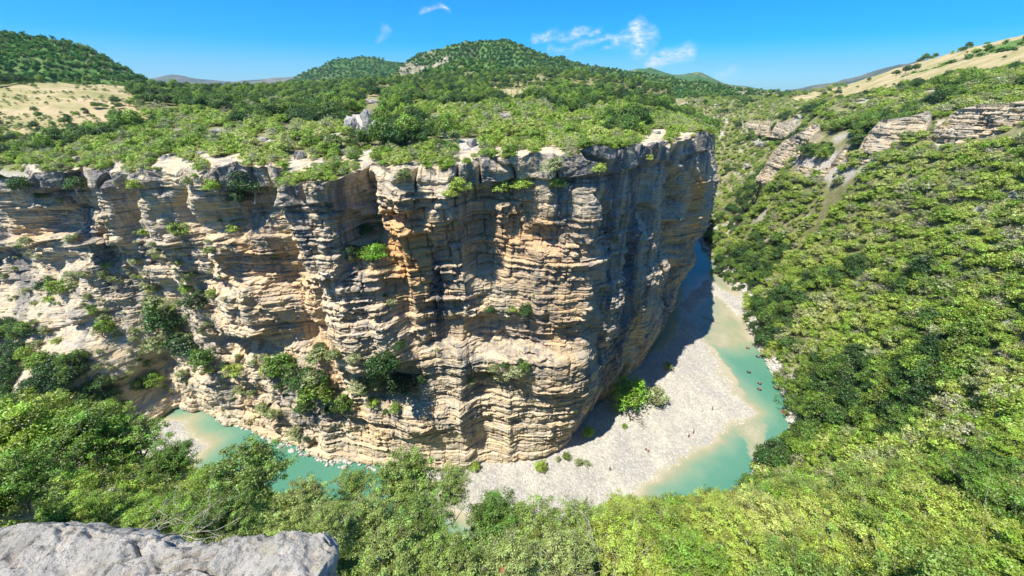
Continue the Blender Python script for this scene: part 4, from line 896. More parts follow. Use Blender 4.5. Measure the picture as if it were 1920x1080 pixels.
# ---- which plants show, and how large: a coarse depth image of the ground and rock
ZB = np.full((270, 480), 1e9)
for g_ in (Pcliff, Pp, Pg, bandA, hB[0], hC[0], hD[0], hE[0], hG[0]):
    a, b, d = project(g_); ok = (a >= 0) & (a < 1920) & (b >= 0) & (b < 1080) & (g_[..., 1] * CP - g_[..., 2] * SP > 1)
    np.minimum.at(ZB, ((b[ok] / 4).astype(int), (a[ok] / 4).astype(int)), d[ok])
R0 = PLANTS; arr = np.array([r[:4] for r in R0]); top = arr[:, :3] + np.array([0, 0, 1.0]) * arr[:, 3:4]
a, b, d = project(top); inside = (a > -20) & (a < 1940) & (b > -20) & (b < 1100)
zb = ZB[np.clip((b / 4).astype(int), 0, 269), np.clip((a / 4).astype(int), 0, 479)]
seen = inside & (d < zb + 3 + 2.0 * arr[:, 3]); size = np.where(seen, arr[:, 3] / d * F, 0)
isn = np.array([r[5] == 'near' for r in R0]); issc = np.array([r[5] == 'scrub' for r in R0]) | isn
def topn(mask, n):
    s_ = np.where(mask, size, 0); o = np.argsort(-s_)[:n]; return [int(i) for i in o if s_[i] > 0]
nfs = sum(r[5] in ('scrub', 'near') for r in FIXED); nft = len(FIXED) - nfs
pickd = set(topn(issc, 300 - nfs)) | set(topn(~issc, 300 - nft))
THINGS = FIXED + [R0[i] for i in sorted(pickd)]; REST = [R0[i] for i in range(len(R0)) if i not in pickd]

HUE = {('near', 0): 'bright yellow-green', ('near', 1): 'wide yellow-green', ('near', 2): 'olive green', ('near', 3): 'thin olive grey', ('near', 4): 'fresh green', ('near', 5): 'low fresh green',
       ('scrub', 0): 'rounded green', ('scrub', 1): 'low spreading green', ('scrub', 2): 'lumpy yellow-green', ('scrub', 3): 'grey-green', ('scrub', 4): 'flat grey-green', ('scrub', 5): 'many-lobed green', ('scrub', 6): 'dry greyish',
       ('tree', 0): 'tall mid-green', ('tree', 1): 'broad mid-green', ('tree', 2): 'dark green', ('tree', 3): 'flat-topped dark', ('vivid', 0): 'vivid light green', ('far', 0): 'deep green', ('far', 1): 'wide deep green', ('far', 2): 'green'}
def place_words(p, zone):
    x, y, d = [float(q) for q in project(np.array(p[:3]))]
    col = ['at the far left', 'left of the buttress', 'over the buttress', 'above the orange face', 'by the shaded corner', 'near the mesa end'][int(np.clip(x / 260, 0, 5))]
    if zone in ('plateau', 'rim'):
        row = 'deep on the plateau' if y < 215 else ('midway back on the plateau' if y < 262 else 'by the plateau edge')
        return f'{row} {col}', 'plants on the plateau above the great cliff'
    if zone == 'meadow': return ('in the dry meadow at the left' if x < 700 else ('in the straw field on the right hill' if x > 1300 else 'in the small clearing')), 'trees dotted about the dry meadows'
    if zone == 'cliff': return f'on the cliff {"just under the rim" if y < 400 else ("at mid height" if y < 640 else "near its foot")} {col}', 'plants on the ledges of the great cliff'
    if zone == 'talus': return 'in the wood below the left cliff', 'trees on the talus at the left'
    if zone == 'fore':
        c = 'beside the near rock' if x < 380 else ('behind the end of the near rock' if x < 660 else ('in front of the gravel bar' if x < 1130 else ('at the bottom below the river pool' if x < 1500 else 'in the near right corner')))
        return f'{"low" if y > 1000 else "higher up"} {c}', 'bushes just below the viewpoint'
    if zone == 'bar': return 'on the river gravel', 'plants on the gravel bar'
    if zone == 'hill': return ('on the wooded hill at the left' if x < 500 else ('on the central hill' if x < 1250 else 'on the ridge at the right')), 'trees on the hills behind'
    row = 'high, above the pale rock band' if y < 240 else ('just under the pale rock band' if y < 400 else ('halfway down the right slope' if y < 600 else 'low on the right slope'))
    c = 'by the river bank' if x < 1500 and y > 430 else ('toward its left' if x < 1600 else ('at its middle' if x < 1760 else 'at the right edge'))
    return f'{row} {c}', 'plants on the slope right of the river'
SPECIAL = [(1178, 728, 'leafy light green tree on the gravel beside the cliff shadow'), (1222, 742, 'duller green tree against the right side of the leafy gravel tree'), (1105, 810, 'small round vivid green bush alone on the gravel'),
           (718, 680, 'upper of two dark bushes on the ledge below the orange face'), (745, 705, 'lower of two dark bushes on the ledge below the orange face'), (705, 465, 'light green bush in the dark recess right of the buttress'),
           (480, 350, 'large dark bush under the rim left of the big buttress'), (985, 588, 'dark bush at the right end of the smooth ledge in the orange face'), (912, 582, 'small dark bush at the left end of the smooth ledge'), (958, 586, 'tiny tuft in the middle of the smooth ledge')]
PROTO_OBJ = {}
def plant_thing(row):
    x, y, z, r, rot, kn, k_, zone = row; c_, b_ = protos[(kn, k_)]; tree = kn in ('tree', 'vivid', 'far')
    o = bpy.data.objects.new('tree' if tree else 'shrub', None); C.objects.link(o); o.location = (x, y, z); o.rotation_euler = (0, 0, rot); o.scale = (r, r, r)
    cr_ = bpy.data.objects.new('crown', c_); C.objects.link(cr_); cr_.parent = o
    br_ = bpy.data.objects.new('trunk' if tree else 'branches', b_); C.objects.link(br_); br_.parent = o
    PROTO_OBJ.setdefault((kn, k_), cr_)
    w, grp = place_words(row, zone); lab = f'{HUE[(kn, k_)]} {"tree" if tree else "bush"} {w}'
    px_, py_, _d = project(np.array([x, y, z + .5 * r]))
    for (sx, sy, sl) in SPECIAL:
        if abs(px_ - sx) < 16 and abs(py_ - sy) < 22 and zone in ('cliff', 'bar') and not getattr(plant_thing, sl, False): lab = sl; setattr(plant_thing, sl, True); grp = None; break
    tag(o, ' '.join(lab.split()[:16]), 'tree' if tree else 'shrub', grp)
for row in THINGS: plant_thing(row)
ORD = 'first second third fourth fifth sixth seventh eighth ninth tenth eleventh twelfth thirteenth fourteenth fifteenth sixteenth seventeenth eighteenth nineteenth twentieth'.split()
ORD += ['twenty-' + q for q in ORD[:9]] + ['thirtieth'] + ['thirty-' + q for q in ORD[:9]] + ['fortieth'] + ['forty-' + q for q in ORD[:9]] + ['fiftieth']
for k_ in protos:
    if k_ not in PROTO_OBJ:                             # a kind none of whose plants was picked: promote its largest
        c = [r for r in REST if (r[5], r[6]) == k_]
        if c: c.sort(key=lambda r: -r[3] / (1 + math.hypot(r[0], r[1]))); plant_thing(c[0]); REST.remove(c[0])
NAMES = dict(scrub='scrub', tree='woodland', far='hill_forest', near='undergrowth', vivid='greenery')
for kn in KIND:
    rows = [r for r in REST if r[5] == kn]
    if rows: gn_scatter(NAMES[kn], rows, kn)

# ================================================================== ROCKS
def ico(sub):
    bm = bmesh.new(); bmesh.ops.create_icosphere(bm, subdivisions=sub, radius=1); V = np.array([q.co[:] for q in bm.verts]); Q = np.array([[w.index for w in f.verts] for f in bm.faces]); bm.free(); return V, Q
ICO = ico(5)
def rock_data(seed, mat, shape=(1, .8, .7), cuts=12, rough=.26):
    rs = np.random.default_rng(seed); V = ICO[0].copy()
    for _ in range(cuts):                                # plane cuts make it angular
        n = rs.normal(size=3); n /= np.linalg.norm(n); c = .55 + .3 * rs.random(); dd = V @ n; V -= np.maximum(dd - c, 0)[:, None] * n
    V = V * (1 + rough * fbm(V[:, 0] * 2.2 + seed, V[:, 1] * 2.2, V[:, 2] * 2.2, 5, seed))[:, None]
    V[:, 2] += .05 * np.round(V[:, 2] * 6) / 6; V = V * np.array(shape)
    return mesh_np('boulder', V, ICO[1], mat, smooth=False, link=False).data
ROCKS = [rock_data(s_, M['boulder'], sh) for s_, sh in ((1, (1, .8, .6)), (2, (1, .7, .8)), (3, (.9, .8, .9)), (4, (1.2, .8, .45)), (5, (.8, .7, 1.0)))]
def on_plateau(px, py):
    a, b, d = PXP, PYP, DPP; m = (np.abs(a - px) < 12) & (np.abs(b - py) < 6)
    if not m.any(): return None
    ii = np.argwhere(m); k_ = np.argmin(np.hypot(a[m] - px, (b[m] - py) * 2)); p = Pp[tuple(ii[k_])]; return p, float(d[tuple(ii[k_])])
PXP, PYP, DPP = project(Pp)
for (a, b, rp, k_, lab) in BOULD:
    h = on_plateau(a, b) or on_cliff(a, b, 10)
    if h is None: continue
    p, dd = h; r = rp * dd / F * 1.15; o = bpy.data.objects.new('boulder', ROCKS[k_]); C.objects.link(o); o.location = (p[0], p[1], p[2] + .12 * r); o.scale = (r, r, r); o.rotation_euler = (0, 0, rs_.random() * 6.28); tag(o, lab, 'boulder', 'pale boulders along the plateau rim')
# the grey outcrop standing out of the scrub
h = on_plateau(682, 246); p, dd = h; oc = bpy.data.objects.new('rock_outcrop', None); C.objects.link(oc); oc.location = p; tag(oc, 'big jagged grey outcrop standing out of the plateau scrub', 'outcrop')
for (dx, dz, r, k_) in ((-20, .55, 17, 2), (8, .75, 17, 4), (26, .6, 13, 1), (-30, .3, 9, 0), (0, .2, 16, 3)):
    o = bpy.data.objects.new('rock', ROCKS[k_]); C.objects.link(o); o.parent = oc; s_ = r * dd / F * 1.1; o.location = (dx * dd / F, 0, dz * s_); o.scale = (s_, s_, s_ * 1.15); o.rotation_euler = (0, .3 * dx / 20, dx)
for (a, b, w_, n_, lab) in ((1818, 346, 15, 7, 'small broken grey ledge of rocks at the right edge of the slope'), (1425, 268, 16, 5, 'jagged grey outcrop at the gorge mouth left of the pale slab'),
        (1400, 305, 12, 4, 'small broken rocks under the jagged gorge outcrop'), (1440, 525, 12, 3, 'pale rock face among trees just right of the river'), (1345, 400, 9, 3, 'small pale rocks on the slope beside the mesa end'), (1803, 372, 7, 4, 'pale rubble just below the small broken ledge at the right edge')):
    if not n_: continue
    q = None
    m_ = (np.abs(pxg - a) < 14) & (np.abs(pyg - b) < 7) & (R2 > 60) & frontg
    if m_.any(): q = Pg[tuple(np.argwhere(m_)[np.argmin(R2[m_])])]
    if q is None: continue
    dd = q[1] * CP - q[2] * SP; oc = bpy.data.objects.new('rock_outcrop', None); C.objects.link(oc); oc.location = q; tag(oc, lab, 'outcrop')
    for k_ in range(n_):
        o = bpy.data.objects.new('rock', ROCKS[int(rs_.choice([0, 1, 3]))]); C.objects.link(o); o.parent = oc; s_ = w_ * (.35 + .3 * rs_.random()) * dd / F; o.location = ((k_ / max(1, n_ - 1) - .5) * 1.7 * w_ * dd / F, rs_.normal() * .4, s_ * .25 + rs_.normal() * .3); o.scale = (s_ * 1.3, s_, s_ * .8); o.rotation_euler = (0, .2 * rs_.normal(), rs_.random() * 6.28)
# bleached rocks along the right bank and stones of the bar: too many to count
def gn_rocks(name, pts, rad, objs, seed):
    rs = np.random.default_rng(seed); me = bpy.data.meshes.new(name); me.vertices.add(len(pts)); me.vertices.foreach_set('co', np.asarray(pts, np.float32).ravel())
    r = rad[0] + (rad[1] - rad[0]) * rs.random(len(pts)) ** 2.2
    a = me.attributes.new('rad', 'FLOAT', 'POINT'); a.data.foreach_set('value', r.astype(np.float32))
    a = me.attributes.new('rot', 'FLOAT_VECTOR', 'POINT'); a.data.foreach_set('vector', (rs.random((len(pts), 3)) * np.array([.5, .5, 6.28])).astype(np.float32).ravel())
    a = me.attributes.new('pid', 'INT', 'POINT'); a.data.foreach_set('value', rs.integers(len(objs), size=len(pts)).astype(np.int32))
    o = bpy.data.objects.new(name, me); C.objects.link(o); return o
ROCK_LOW = []
for s_ in (11, 12, 13):
    I2 = ico(2); rs2 = np.random.default_rng(s_); V = I2[0].copy()
    for _ in range(8):
        n = rs2.normal(size=3); n /= np.linalg.norm(n); c = .5 + .3 * rs2.random(); V -= np.maximum(V @ n - c, 0)[:, None] * n
    V = V * (1 + .1 * rs2.random((len(V), 1))) * np.array([1, .8, .6]); ROCK_LOW.append((V, I2[1]))
def baked_rocks(name, pts, rad, mat, seed):
    rs = np.random.default_rng(seed); parts = []
    for p in pts:
        V, Q = ROCK_LOW[rs.integers(3)]; r = rad[0] + (rad[1] - rad[0]) * rs.random() ** 2.2; an = rs.random() * 6.28; c, s = math.cos(an), math.sin(an)
        W = V * r; parts.append((np.stack([W[:, 0] * c - W[:, 1] * s, W[:, 0] * s + W[:, 1] * c, W[:, 2]], 1) + p, Q))
    V, Q = join(parts); o = mesh_np(name, V, Q, mat, smooth=False); tag(o, kind='stuff'); return o
bp = np.array([tuple(at_z(a, b, -99.4)) for a, b in RIGHT_BANK[:17]]); seg = []
for i in range(len(bp) - 1):
    n_ = int(np.linalg.norm(bp[i + 1] - bp[i]) * (5 if i < 12 else 3)); w_ = rs_.random(n_)[:, None]; q = bp[i] * (1 - w_) + bp[i + 1] * w_; wd = 3.2 if i < 6 else 2.0
    q[:, 0] += rs_.random(n_) * wd * 1.5 - .6; q[:, 1] += rs_.normal(size=n_) * .8; q[:, 2] = np.maximum(gorge_z(q[:, 0], q[:, 1]), -100) + .1; seg.append(q)
baked_rocks('bank_rocks', np.concatenate(seg), (.35, 1.7), M['bank'], 3)
fp = curve[(curve[:, 0] < 12) & (curve[:, 0] > -135)]; n_ = 420; fi = rs_.integers(len(fp), size=n_)
fo = nor[(curve[:, 0] < 12) & (curve[:, 0] > -135)][fi]; q = np.c_[fp[fi] + fo * (1.2 + 3.0 * rs_.random((n_, 1))), -99.9 + .2 * rs_.random(n_)]
baked_rocks('scree', q, (.3, 1.3), M['bank'], 4)
n_ = 26000; xs = rs_.uniform(-10, 130, n_); ys = rs_.uniform(45, 225, n_); ok = (sdist(bars_p[0], xs, ys) > -3) | (sdist(bars_p[2], xs, ys) > -2) | (sdist(plan_poly([(1330, 815), (1400, 780), (1440, 795), (1440, 850), (1420, 872), (1404, 830), (1372, 812)]), xs, ys) > 0) & (rs_.random(n_) < .5)
xs, ys = xs[ok], ys[ok]; iz = (np.clip(np.searchsorted(gy, ys), 0, len(gy) - 1), np.clip(np.searchsorted(gx, xs), 0, len(gx) - 1))
baked_rocks('river_stones', np.c_[xs, ys, H[iz] + .03], (.10, .62), M['bank'], 5)

# ---- the rock the camera looks over
def rounded_block(name, x0, x1, y0, y1, z0, z1, nx, ny, nz_, disp, mat):
    Vs = []; Qs = []; off = 0
    def face(o, u, w, nu, nw):
        nonlocal off
        a = np.linspace(0, 1, nu)[:, None, None]; b = np.linspace(0, 1, nw)[None, :, None]
        Vs.append((np.array(o) + a * np.array(u) + b * np.array(w)).reshape(-1, 3)); Qs.append(grid_faces(nu, nw) + off); off += nu * nw
    dx, dy, dz = x1 - x0, y1 - y0, z1 - z0
    face((x0, y0, z1), (dx, 0, 0), (0, dy, 0), nx, ny); face((x0, y1, z0), (dx, 0, 0), (0, 0, dz), nx, nz_); face((x1, y0, z0), (0, dy, 0), (0, 0, dz), ny, nz_)
    face((x0, y0, z0), (0, dy, 0), (0, 0, dz), ny // 2, nz_); face((x0, y0, z0), (dx, 0, 0), (0, 0, dz), nx // 2, nz_)
    V = np.concatenate(Vs); Q = np.concatenate(Qs); return mesh_np(name, disp(V), Q, mat, smooth=True)
def rdisp(V):
    x, y, z = V.T.copy(); c = np.array([-2.2, -.2, -2.35]); rad = .10
    lo = np.array([-4.2, -1.6, -3.1]); hi = np.array([-.80, 1.00, -1.79]); W = V.copy()
    inn = np.clip(W, lo + rad, hi - rad); dv = W - inn; l = np.linalg.norm(dv, axis=1); m = l > 1e-6; W[m] = inn[m] + dv[m] / l[m][:, None] * rad; N = np.where(m[:, None], dv / np.maximum(l, 1e-6)[:, None], 0)
    edge = .05 * fbm(x * 2.3, z * 2.3, y, 4, 701) + .10 * fbm(x * .9 + 5, z, 0, 3, 702)
    W[:, 1] += edge * sstep(.2, .9, y); W[:, 0] += (.05 * fbm(y * 3, z * 3, 0, 4, 703)) * sstep(-1.3, -.75, x)
    notch = np.exp(-((x + 2.62) / .17) ** 2) * sstep(.65, 1.0, y); W[:, 1] -= .11 * notch; W[:, 2] -= .05 * notch
    top = sstep(-1.92, -1.83, W[:, 2]); W[:, 2] += .06 * sstep(-2.4, -3.1, x) * sstep(.2, .9, y) + top * (.05 * fbm(x * 1.6, y * 1.6, 0, 5, 704) + .022 * fbm(x * 7, y * 7, 0, 4, 705))
    crack = np.abs(fbm(x * 2.1 + .3 * y, y * 3.6 - x, 0, 4, 706)); W[:, 2] -= top * .035 * sstep(.07, .0, crack) + top * .022 * sstep(.25, .6, fbm(x * 5, y * 9, 0, 4, 707))
    W += N * (.018 * fbm(x * 12, y * 12, z * 12, 3, 708))[:, None]; W[:, 2] += top * (.006 * fbm(x * 38, y * 38, 0, 3, 709) - .016 * sstep(.3, .55, fbm(x * 17, y * 24, 0, 3, 710))); return W
fr = rounded_block('rock', -4.2, -.80, -1.6, 1.0, -3.1, -1.79, 700, 520, 160, rdisp, M['fore_rock'])
fr.name = 'boulder'; tag(fr, 'large flat-topped pitted grey rock in the near left corner', 'rock')


# ================================================================== SMALL THINGS
def tag_dups():
    from collections import defaultdict
    g = defaultdict(list)
    bpy.context.view_layer.update()
    for o in C.objects:
        if o.parent is None and 'group' in o.keys() and 'label' in o.keys(): g[(o['group'], o['label'])].append(o)
    for (gr, lab), lst in g.items():
        if 1 < len(lst) <= 50 and len(lab.split()) <= 16:
            lst.sort(key=lambda o: float(project(np.array(o.location))[0]))
            for i, o in enumerate(lst): o['label'] = ' '.join(lab.split()[:13 if len(lab.split()) <= 13 else 13]) + f', {ORD[i]} from left'
M['skin'] = mat_plain('skin', (.45, .27, .18), .6, .08); M['cloth_dark'] = mat_plain('dark cloth', (.03, .04, .07), .8, .2); M['cloth_red'] = mat_plain('red cloth', (.35, .05, .04), .8, .2)
M['rubber'] = mat_plain('black rubber', (.02, .025, .03), .4, .2); M['hair'] = mat_plain('dark hair', (.02, .015, .01), .7, .2); M['plank'] = mat_plain('weathered roof', (.42, .42, .37), .8, .2); M['wood'] = mat_plain('dark wood', (.10, .07, .05), .8, .3)
M['orange'] = mat_plain('orange plastic', (.30, .10, .05), .5, .1); M['dry'] = mat_plain('dry leaf', (.62, .30, .12), .7, .3, 20)
POSES = dict(
    stand=dict(hip=(0, 0, .92), chest=(0, 0, 1.30), neck=(0, 0, 1.48), head=(0, -.02, 1.64), la=[(-.20, 0, 1.40), (-.26, .02, 1.12), (-.24, -.10, .90)], ra=[(.20, 0, 1.40), (.27, .02, 1.12), (.25, -.08, .88)], ll=[(-.10, 0, .90), (-.12, -.03, .48), (-.13, 0, .06), (-.13, -.14, .04)], rl=[(.10, 0, .90), (.13, .03, .48), (.16, .06, .06), (.16, -.08, .04)]),
    sit=dict(hip=(0, 0, .12), chest=(0, .03, .52), neck=(0, .02, .70), head=(0, -.02, .86), la=[(-.20, .02, .62), (-.30, .10, .36), (-.34, .22, .10)], ra=[(.20, .02, .62), (.28, -.14, .42), (.16, -.34, .40)], ll=[(-.10, -.04, .12), (-.15, -.42, .44), (-.15, -.62, .06), (-.15, -.76, .04)], rl=[(.10, -.04, .12), (.16, -.42, .42), (.18, -.66, .06), (.18, -.80, .04)]),
    float=dict(hip=(0, .05, .10), chest=(0, .30, .34), neck=(0, .40, .48), head=(0, .46, .62), la=[(-.20, .30, .42), (-.44, .18, .34), (-.56, -.02, .22)], ra=[(.20, .30, .42), (.44, .20, .34), (.58, .02, .20)], ll=[(-.10, 0, .12), (-.16, -.36, .34), (-.20, -.66, .12), (-.20, -.76, .18)], rl=[(.10, 0, .12), (.17, -.38, .32), (.22, -.68, .10), (.22, -.78, .16)]))
def person(loc, rot, pose, cloth, label, group):
    p = POSES[pose]; V = [p['hip'], p['chest'], p['neck'], p['head'], (p['head'][0], p['head'][1], p['head'][2] + .09)]; Rr = [.15, .16, .06, .095, .085]; E = [(0, 1), (1, 2), (2, 3), (3, 4)]
    def chain(root, pts, rr):
        last = root
        for q, r in zip(pts, rr): V.append(q); Rr.append(r); E.append((last, len(V) - 1)); last = len(V) - 1
    chain(1, p['la'], (.065, .048, .036)); chain(1, p['ra'], (.065, .048, .036)); chain(0, p['ll'], (.10, .065, .042, .04)); chain(0, p['rl'], (.10, .065, .042, .04))
    me = bpy.data.meshes.new('person'); me.from_pydata(V, E, []); o = bpy.data.objects.new('person', me); C.objects.link(o); me.materials.append(M['skin'])
    sk = o.modifiers.new('skin', 'SKIN'); me.skin_vertices.new() if not me.skin_vertices else None
    for i, r in enumerate(Rr): me.skin_vertices[0].data[i].radius = (r, r)
    me.skin_vertices[0].data[0].use_root = True; ss_ = o.modifiers.new('sub', 'SUBSURF'); ss_.levels = 1; ss_.render_levels = 1
    o.location = loc; o.rotation_euler = (0, 0, rot); tag(o, label, 'person', group)
    def wear(nm, pts, rr, mt, sides=10):
        v_, q_ = tube(np.array(pts, float), rr, sides); w = mesh_np(nm, v_, q_, mt); w.parent = o
    h, c = np.array(p['hip']), np.array(p['chest']); wear('shorts', [h + (h - c) * .10, h, h + (c - h) * .25], [.17, .19, .17], cloth)
    if pose != 'float': wear('shirt', [h + (c - h) * .3, c, c + (np.array(p['neck']) - c) * .55], [.175, .20, .12], cloth)
    hd = np.array(p['head']); V2, Q2 = ROCK_LOW[0]; w = mesh_np('hair', ICO_S[0] * .112 + hd + np.array([0, .03, .08]), ICO_S[1], M['hair']); w.parent = o
    return o
ICO_S = ico(2)
def torus(R0_, r0, n=28, m=10):
    a = np.linspace(0, 2 * math.pi, n, endpoint=False)[:, None]; b = np.linspace(0, 2 * math.pi, m, endpoint=False)[None]
    V = np.stack([(R0_ + r0 * np.cos(b)) * np.cos(a), (R0_ + r0 * np.cos(b)) * np.sin(a), r0 * np.sin(b) + 0 * a], -1).reshape(-1, 3)
    i, j = np.meshgrid(np.arange(n), np.arange(m), indexing='ij'); k_ = lambda i, j: (i % n) * m + j % m
    return V, np.stack([k_(i, j), k_(i + 1, j), k_(i + 1, j + 1), k_(i, j + 1)], -1).reshape(-1, 4)
def swim_ring(loc, rot, label):
    o = bpy.data.objects.new('river_tube', None); C.objects.link(o); o.location = loc; o.rotation_euler = (0, 0, rot); tag(o, label, 'inflatable tube', 'inner tubes drifting on the river')
    v_, q_ = torus(.58, .20); b = mesh_np('ring', v_, q_, M['rubber']); b.parent = o
    for sx in (-1, 1):
        v_, q_ = tube(np.array([(sx * .62, -.16, .16), (sx * .66, -.08, .25), (sx * .66, .08, .25), (sx * .62, .16, .16)]), [.025] * 4, 6); h = mesh_np('handle', v_, q_, M['cloth_red']); h.parent = o
ROWS = [(1402, 653, 'alone, farthest up the narrow green channel'), (1421, 669, 'second up the channel, near its right bank'), (1404, 698, 'alone in the middle of the channel'), (1424, 719, 'upper of the close pair at the right bank'), (1424, 730, 'lower of the close pair at the right bank'), (1454, 727, 'closest to the rocky right bank')]
for i, (a, b, w_) in enumerate(ROWS):
    q = at_z(a, b, -99.95); rt = i * 1.3; swim_ring((q[0], q[1], q[2] + .05), rt, f'black inner tube {w_}')
    person((q[0], q[1], q[2] + .08), rt, 'float', M['cloth_dark'] if i % 2 else M['cloth_red'], f'person lying back in the tube {w_}', 'people floating down the river')
for (a, b, ps, cl, lb) in [(1211, 842, 'sit', 'cloth_dark', 'person in dark clothes sitting left of the pair on the gravel'), (1216, 845, 'sit', 'cloth_red', 'person in red sitting right of the pair on the gravel'), (1335, 768, 'stand', 'cloth_dark', 'person in dark clothes standing near the tip of the gravel bar'),
                           (1300, 811, 'stand', 'cloth_dark', 'person standing nearer the water of two by the shallow edge'), (1291, 818, 'stand', 'cloth_red', 'person in red standing left of another by the shallow edge'), (1143, 881, 'stand', 'cloth_dark', 'person standing alone low on the gravel below the dead tree')]:
    q = at_z(a, b, -99.15); iy = min(np.searchsorted(gy, q[1]), len(gy) - 1); ix = min(np.searchsorted(gx, q[0]), len(gx) - 1); person((q[0], q[1], H[iy, ix] + .02), a * .37, ps, M[cl], lb, 'people on the gravel bar')
# two rafts drawn up under the right bank
def raft(loc, rot, mt, label):
    o = bpy.data.objects.new('raft', None); C.objects.link(o); o.location = loc; o.rotation_euler = (0, 0, rot); tag(o, label, 'raft', 'rafts at the right bank')
    v_, q_ = torus(1.0, .22, 32, 10); v_ = v_ * np.array([.75, 1.5, 1]) + np.array([0, 0, .1]); v_[:, 2] += .12 * (np.abs(v_[:, 1]) / 1.8) ** 2; b = mesh_np('hull_tube', v_, q_, mt); b.parent = o
    a = np.linspace(0, 2 * math.pi, 24, endpoint=False); V = np.concatenate([[[0, 0, .02]], np.c_[np.cos(a) * .75, np.sin(a) * 1.5, a * 0 + .02]]); Qf = np.array([[0, 1 + i, 1 + (i + 1) % 24] for i in range(24)]); f = mesh_np('floor', V, Qf, M['rubber']); f.parent = o
    for y in (-.5, .45): v_, q_ = tube(np.array([(-.75, y, .22), (0, y, .26), (.75, y, .22)]), [.13, .13, .13], 8); t_ = mesh_np('thwart', v_, q_, mt); t_.parent = o
q = at_z(1474, 776, -99.9); raft(tuple(q), .5, M['orange'], 'dull orange raft drawn up beside the rocks of the right bank')
q = at_z(1484, 782, -99.9); raft(tuple(q), 1.2, M['rubber'], 'black raft behind the orange one at the right bank')
# dead tree lying and reaching over the gravel
def limb(p, d, L, r, depth, rs, out):
    pts = [p]; d = d / np.linalg.norm(d); rr = [r]
    for k_ in range(4): d = d + rs.normal(size=3) * .28; d[2] *= .75; d /= np.linalg.norm(d); pts.append(pts[-1] + d * L / 4); rr.append(r * (1 - .16 * (k_ + 1)))
    out.append(tube(np.array(pts), rr, 6))
    if depth > 0:
        for k_ in range(3 if depth > 1 else 2): b = pts[2 + (k_ % 3)]; limb(b, d + rs.normal(size=3) * .7, L * (.55 + .25 * rs.random()), r * .5, depth - 1, rs, out)
rs3 = np.random.default_rng(12); q = at_z(1182, 790, -99.1); dt = bpy.data.objects.new('dead_tree', None); C.objects.link(dt); dt.location = q; tag(dt, 'dark bare dead tree bent over the gravel beside its green neighbour', 'dead tree')
o1 = []; limb(np.array([0, 0, -.2]), np.array([-.15, .1, 1.]), 2.4, .24, 0, rs3, o1); V, Q = join(o1); t_ = mesh_np('trunk', V, Q, M['deadwood']); t_.parent = dt
topv = np.array([-.3, .2, 2.0])
for dirv, L in (((1.0, -.15, .25), 3.6), ((.8, .5, .45), 3.0), ((-.1, .8, .9), 2.6), ((.9, -.6, .0), 3.2)):
    o1 = []; limb(topv, np.array(dirv), L, .15, 3, rs3, o1); V, Q = join(o1); t_ = mesh_np('branch', V, Q, M['deadwood']); t_.parent = dt
# driftwood logs on the shallows
for (a, b, c_, d_, lb) in ((1316, 592, 1352, 607, 'long pale log lying across the riffle'), (1312, 618, 1326, 606, 'short pale log below the riffle')):
    p0, p1 = at_z(a, b, -99.75), at_z(c_, d_, -99.7); v_, q_ = tube(np.array([p0, (p0 + p1) / 2 + (0, .2, .1), p1]), [.22, .18, .08], 8); o = mesh_np('log', v_, q_, M['bank']); tag(o, lb, 'log')
# open shelter on the right hill
def box(x0, y0, z0, x1, y1, z1):
    V = np.array([(x, y, z) for x in (x0, x1) for y in (y0, y1) for z in (z0, z1)], float); return V, np.array([[0, 1, 3, 2], [4, 6, 7, 5], [0, 4, 5, 1], [2, 3, 7, 6], [0, 2, 6, 4], [1, 5, 7, 3]])
def on_slope(px, py, rmin=60):
    m = (np.abs(pxg - px) < 10) & (np.abs(pyg - py) < 4) & (R2 > rmin) & frontg
    if not m.any(): return None
    ii = np.argwhere(m); k_ = np.argmin(R2[m]); return Pg[tuple(ii[k_])]
q = on_slope(1880, 152)
if q is not None:
    sh = bpy.data.objects.new('shelter', None); C.objects.link(sh); sh.location = q + np.array([0, 0, .1]); sh.rotation_euler = (0, 0, .25); tag(sh, 'small open shelter with a pale hipped roof on the right hill', 'shelter')
    k_ = .62
    V, Q = box(-3 * k_, -2.2 * k_, -.8, 3 * k_, 2.2 * k_, .15); b = mesh_np('floor', V, Q, M['boulder'], smooth=False); b.parent = sh
    for x in (-2.7, -.9, .9, 2.7):
        for y in (-1.9, 1.9): V, Q = box((x - .12) * k_, (y - .12) * k_, .15, (x + .12) * k_, (y + .12) * k_, 2.5 * k_); b = mesh_np('post', V, Q, M['wood'], smooth=False); b.parent = sh
    V, Q = box(-2.5 * k_, 1.2 * k_, .15, 2.5 * k_, 1.35 * k_, 2.2 * k_); b = mesh_np('back_wall', V, Q, M['wood'], smooth=False); b.parent = sh
    V = np.array([(-3.6, -2.8, 2.45), (3.6, -2.8, 2.45), (3.6, 2.8, 2.45), (-3.6, 2.8, 2.45), (-1.6, 0, 3.9), (1.6, 0, 3.9), (-3.6, -2.8, 2.3), (3.6, -2.8, 2.3), (3.6, 2.8, 2.3), (-3.6, 2.8, 2.3)]) * k_
    me = bpy.data.meshes.new('roof'); me.from_pydata([tuple(v_) for v_ in V], [], [(0, 1, 5, 4), (1, 2, 5), (2, 3, 4, 5), (3, 0, 4), (6, 7, 1, 0), (7, 8, 2, 1), (8, 9, 3, 2), (9, 6, 0, 3), (9, 8, 7, 6)]); me.materials.append(M['plank']); b = bpy.data.objects.new('roof', me); C.objects.link(b); b.parent = sh
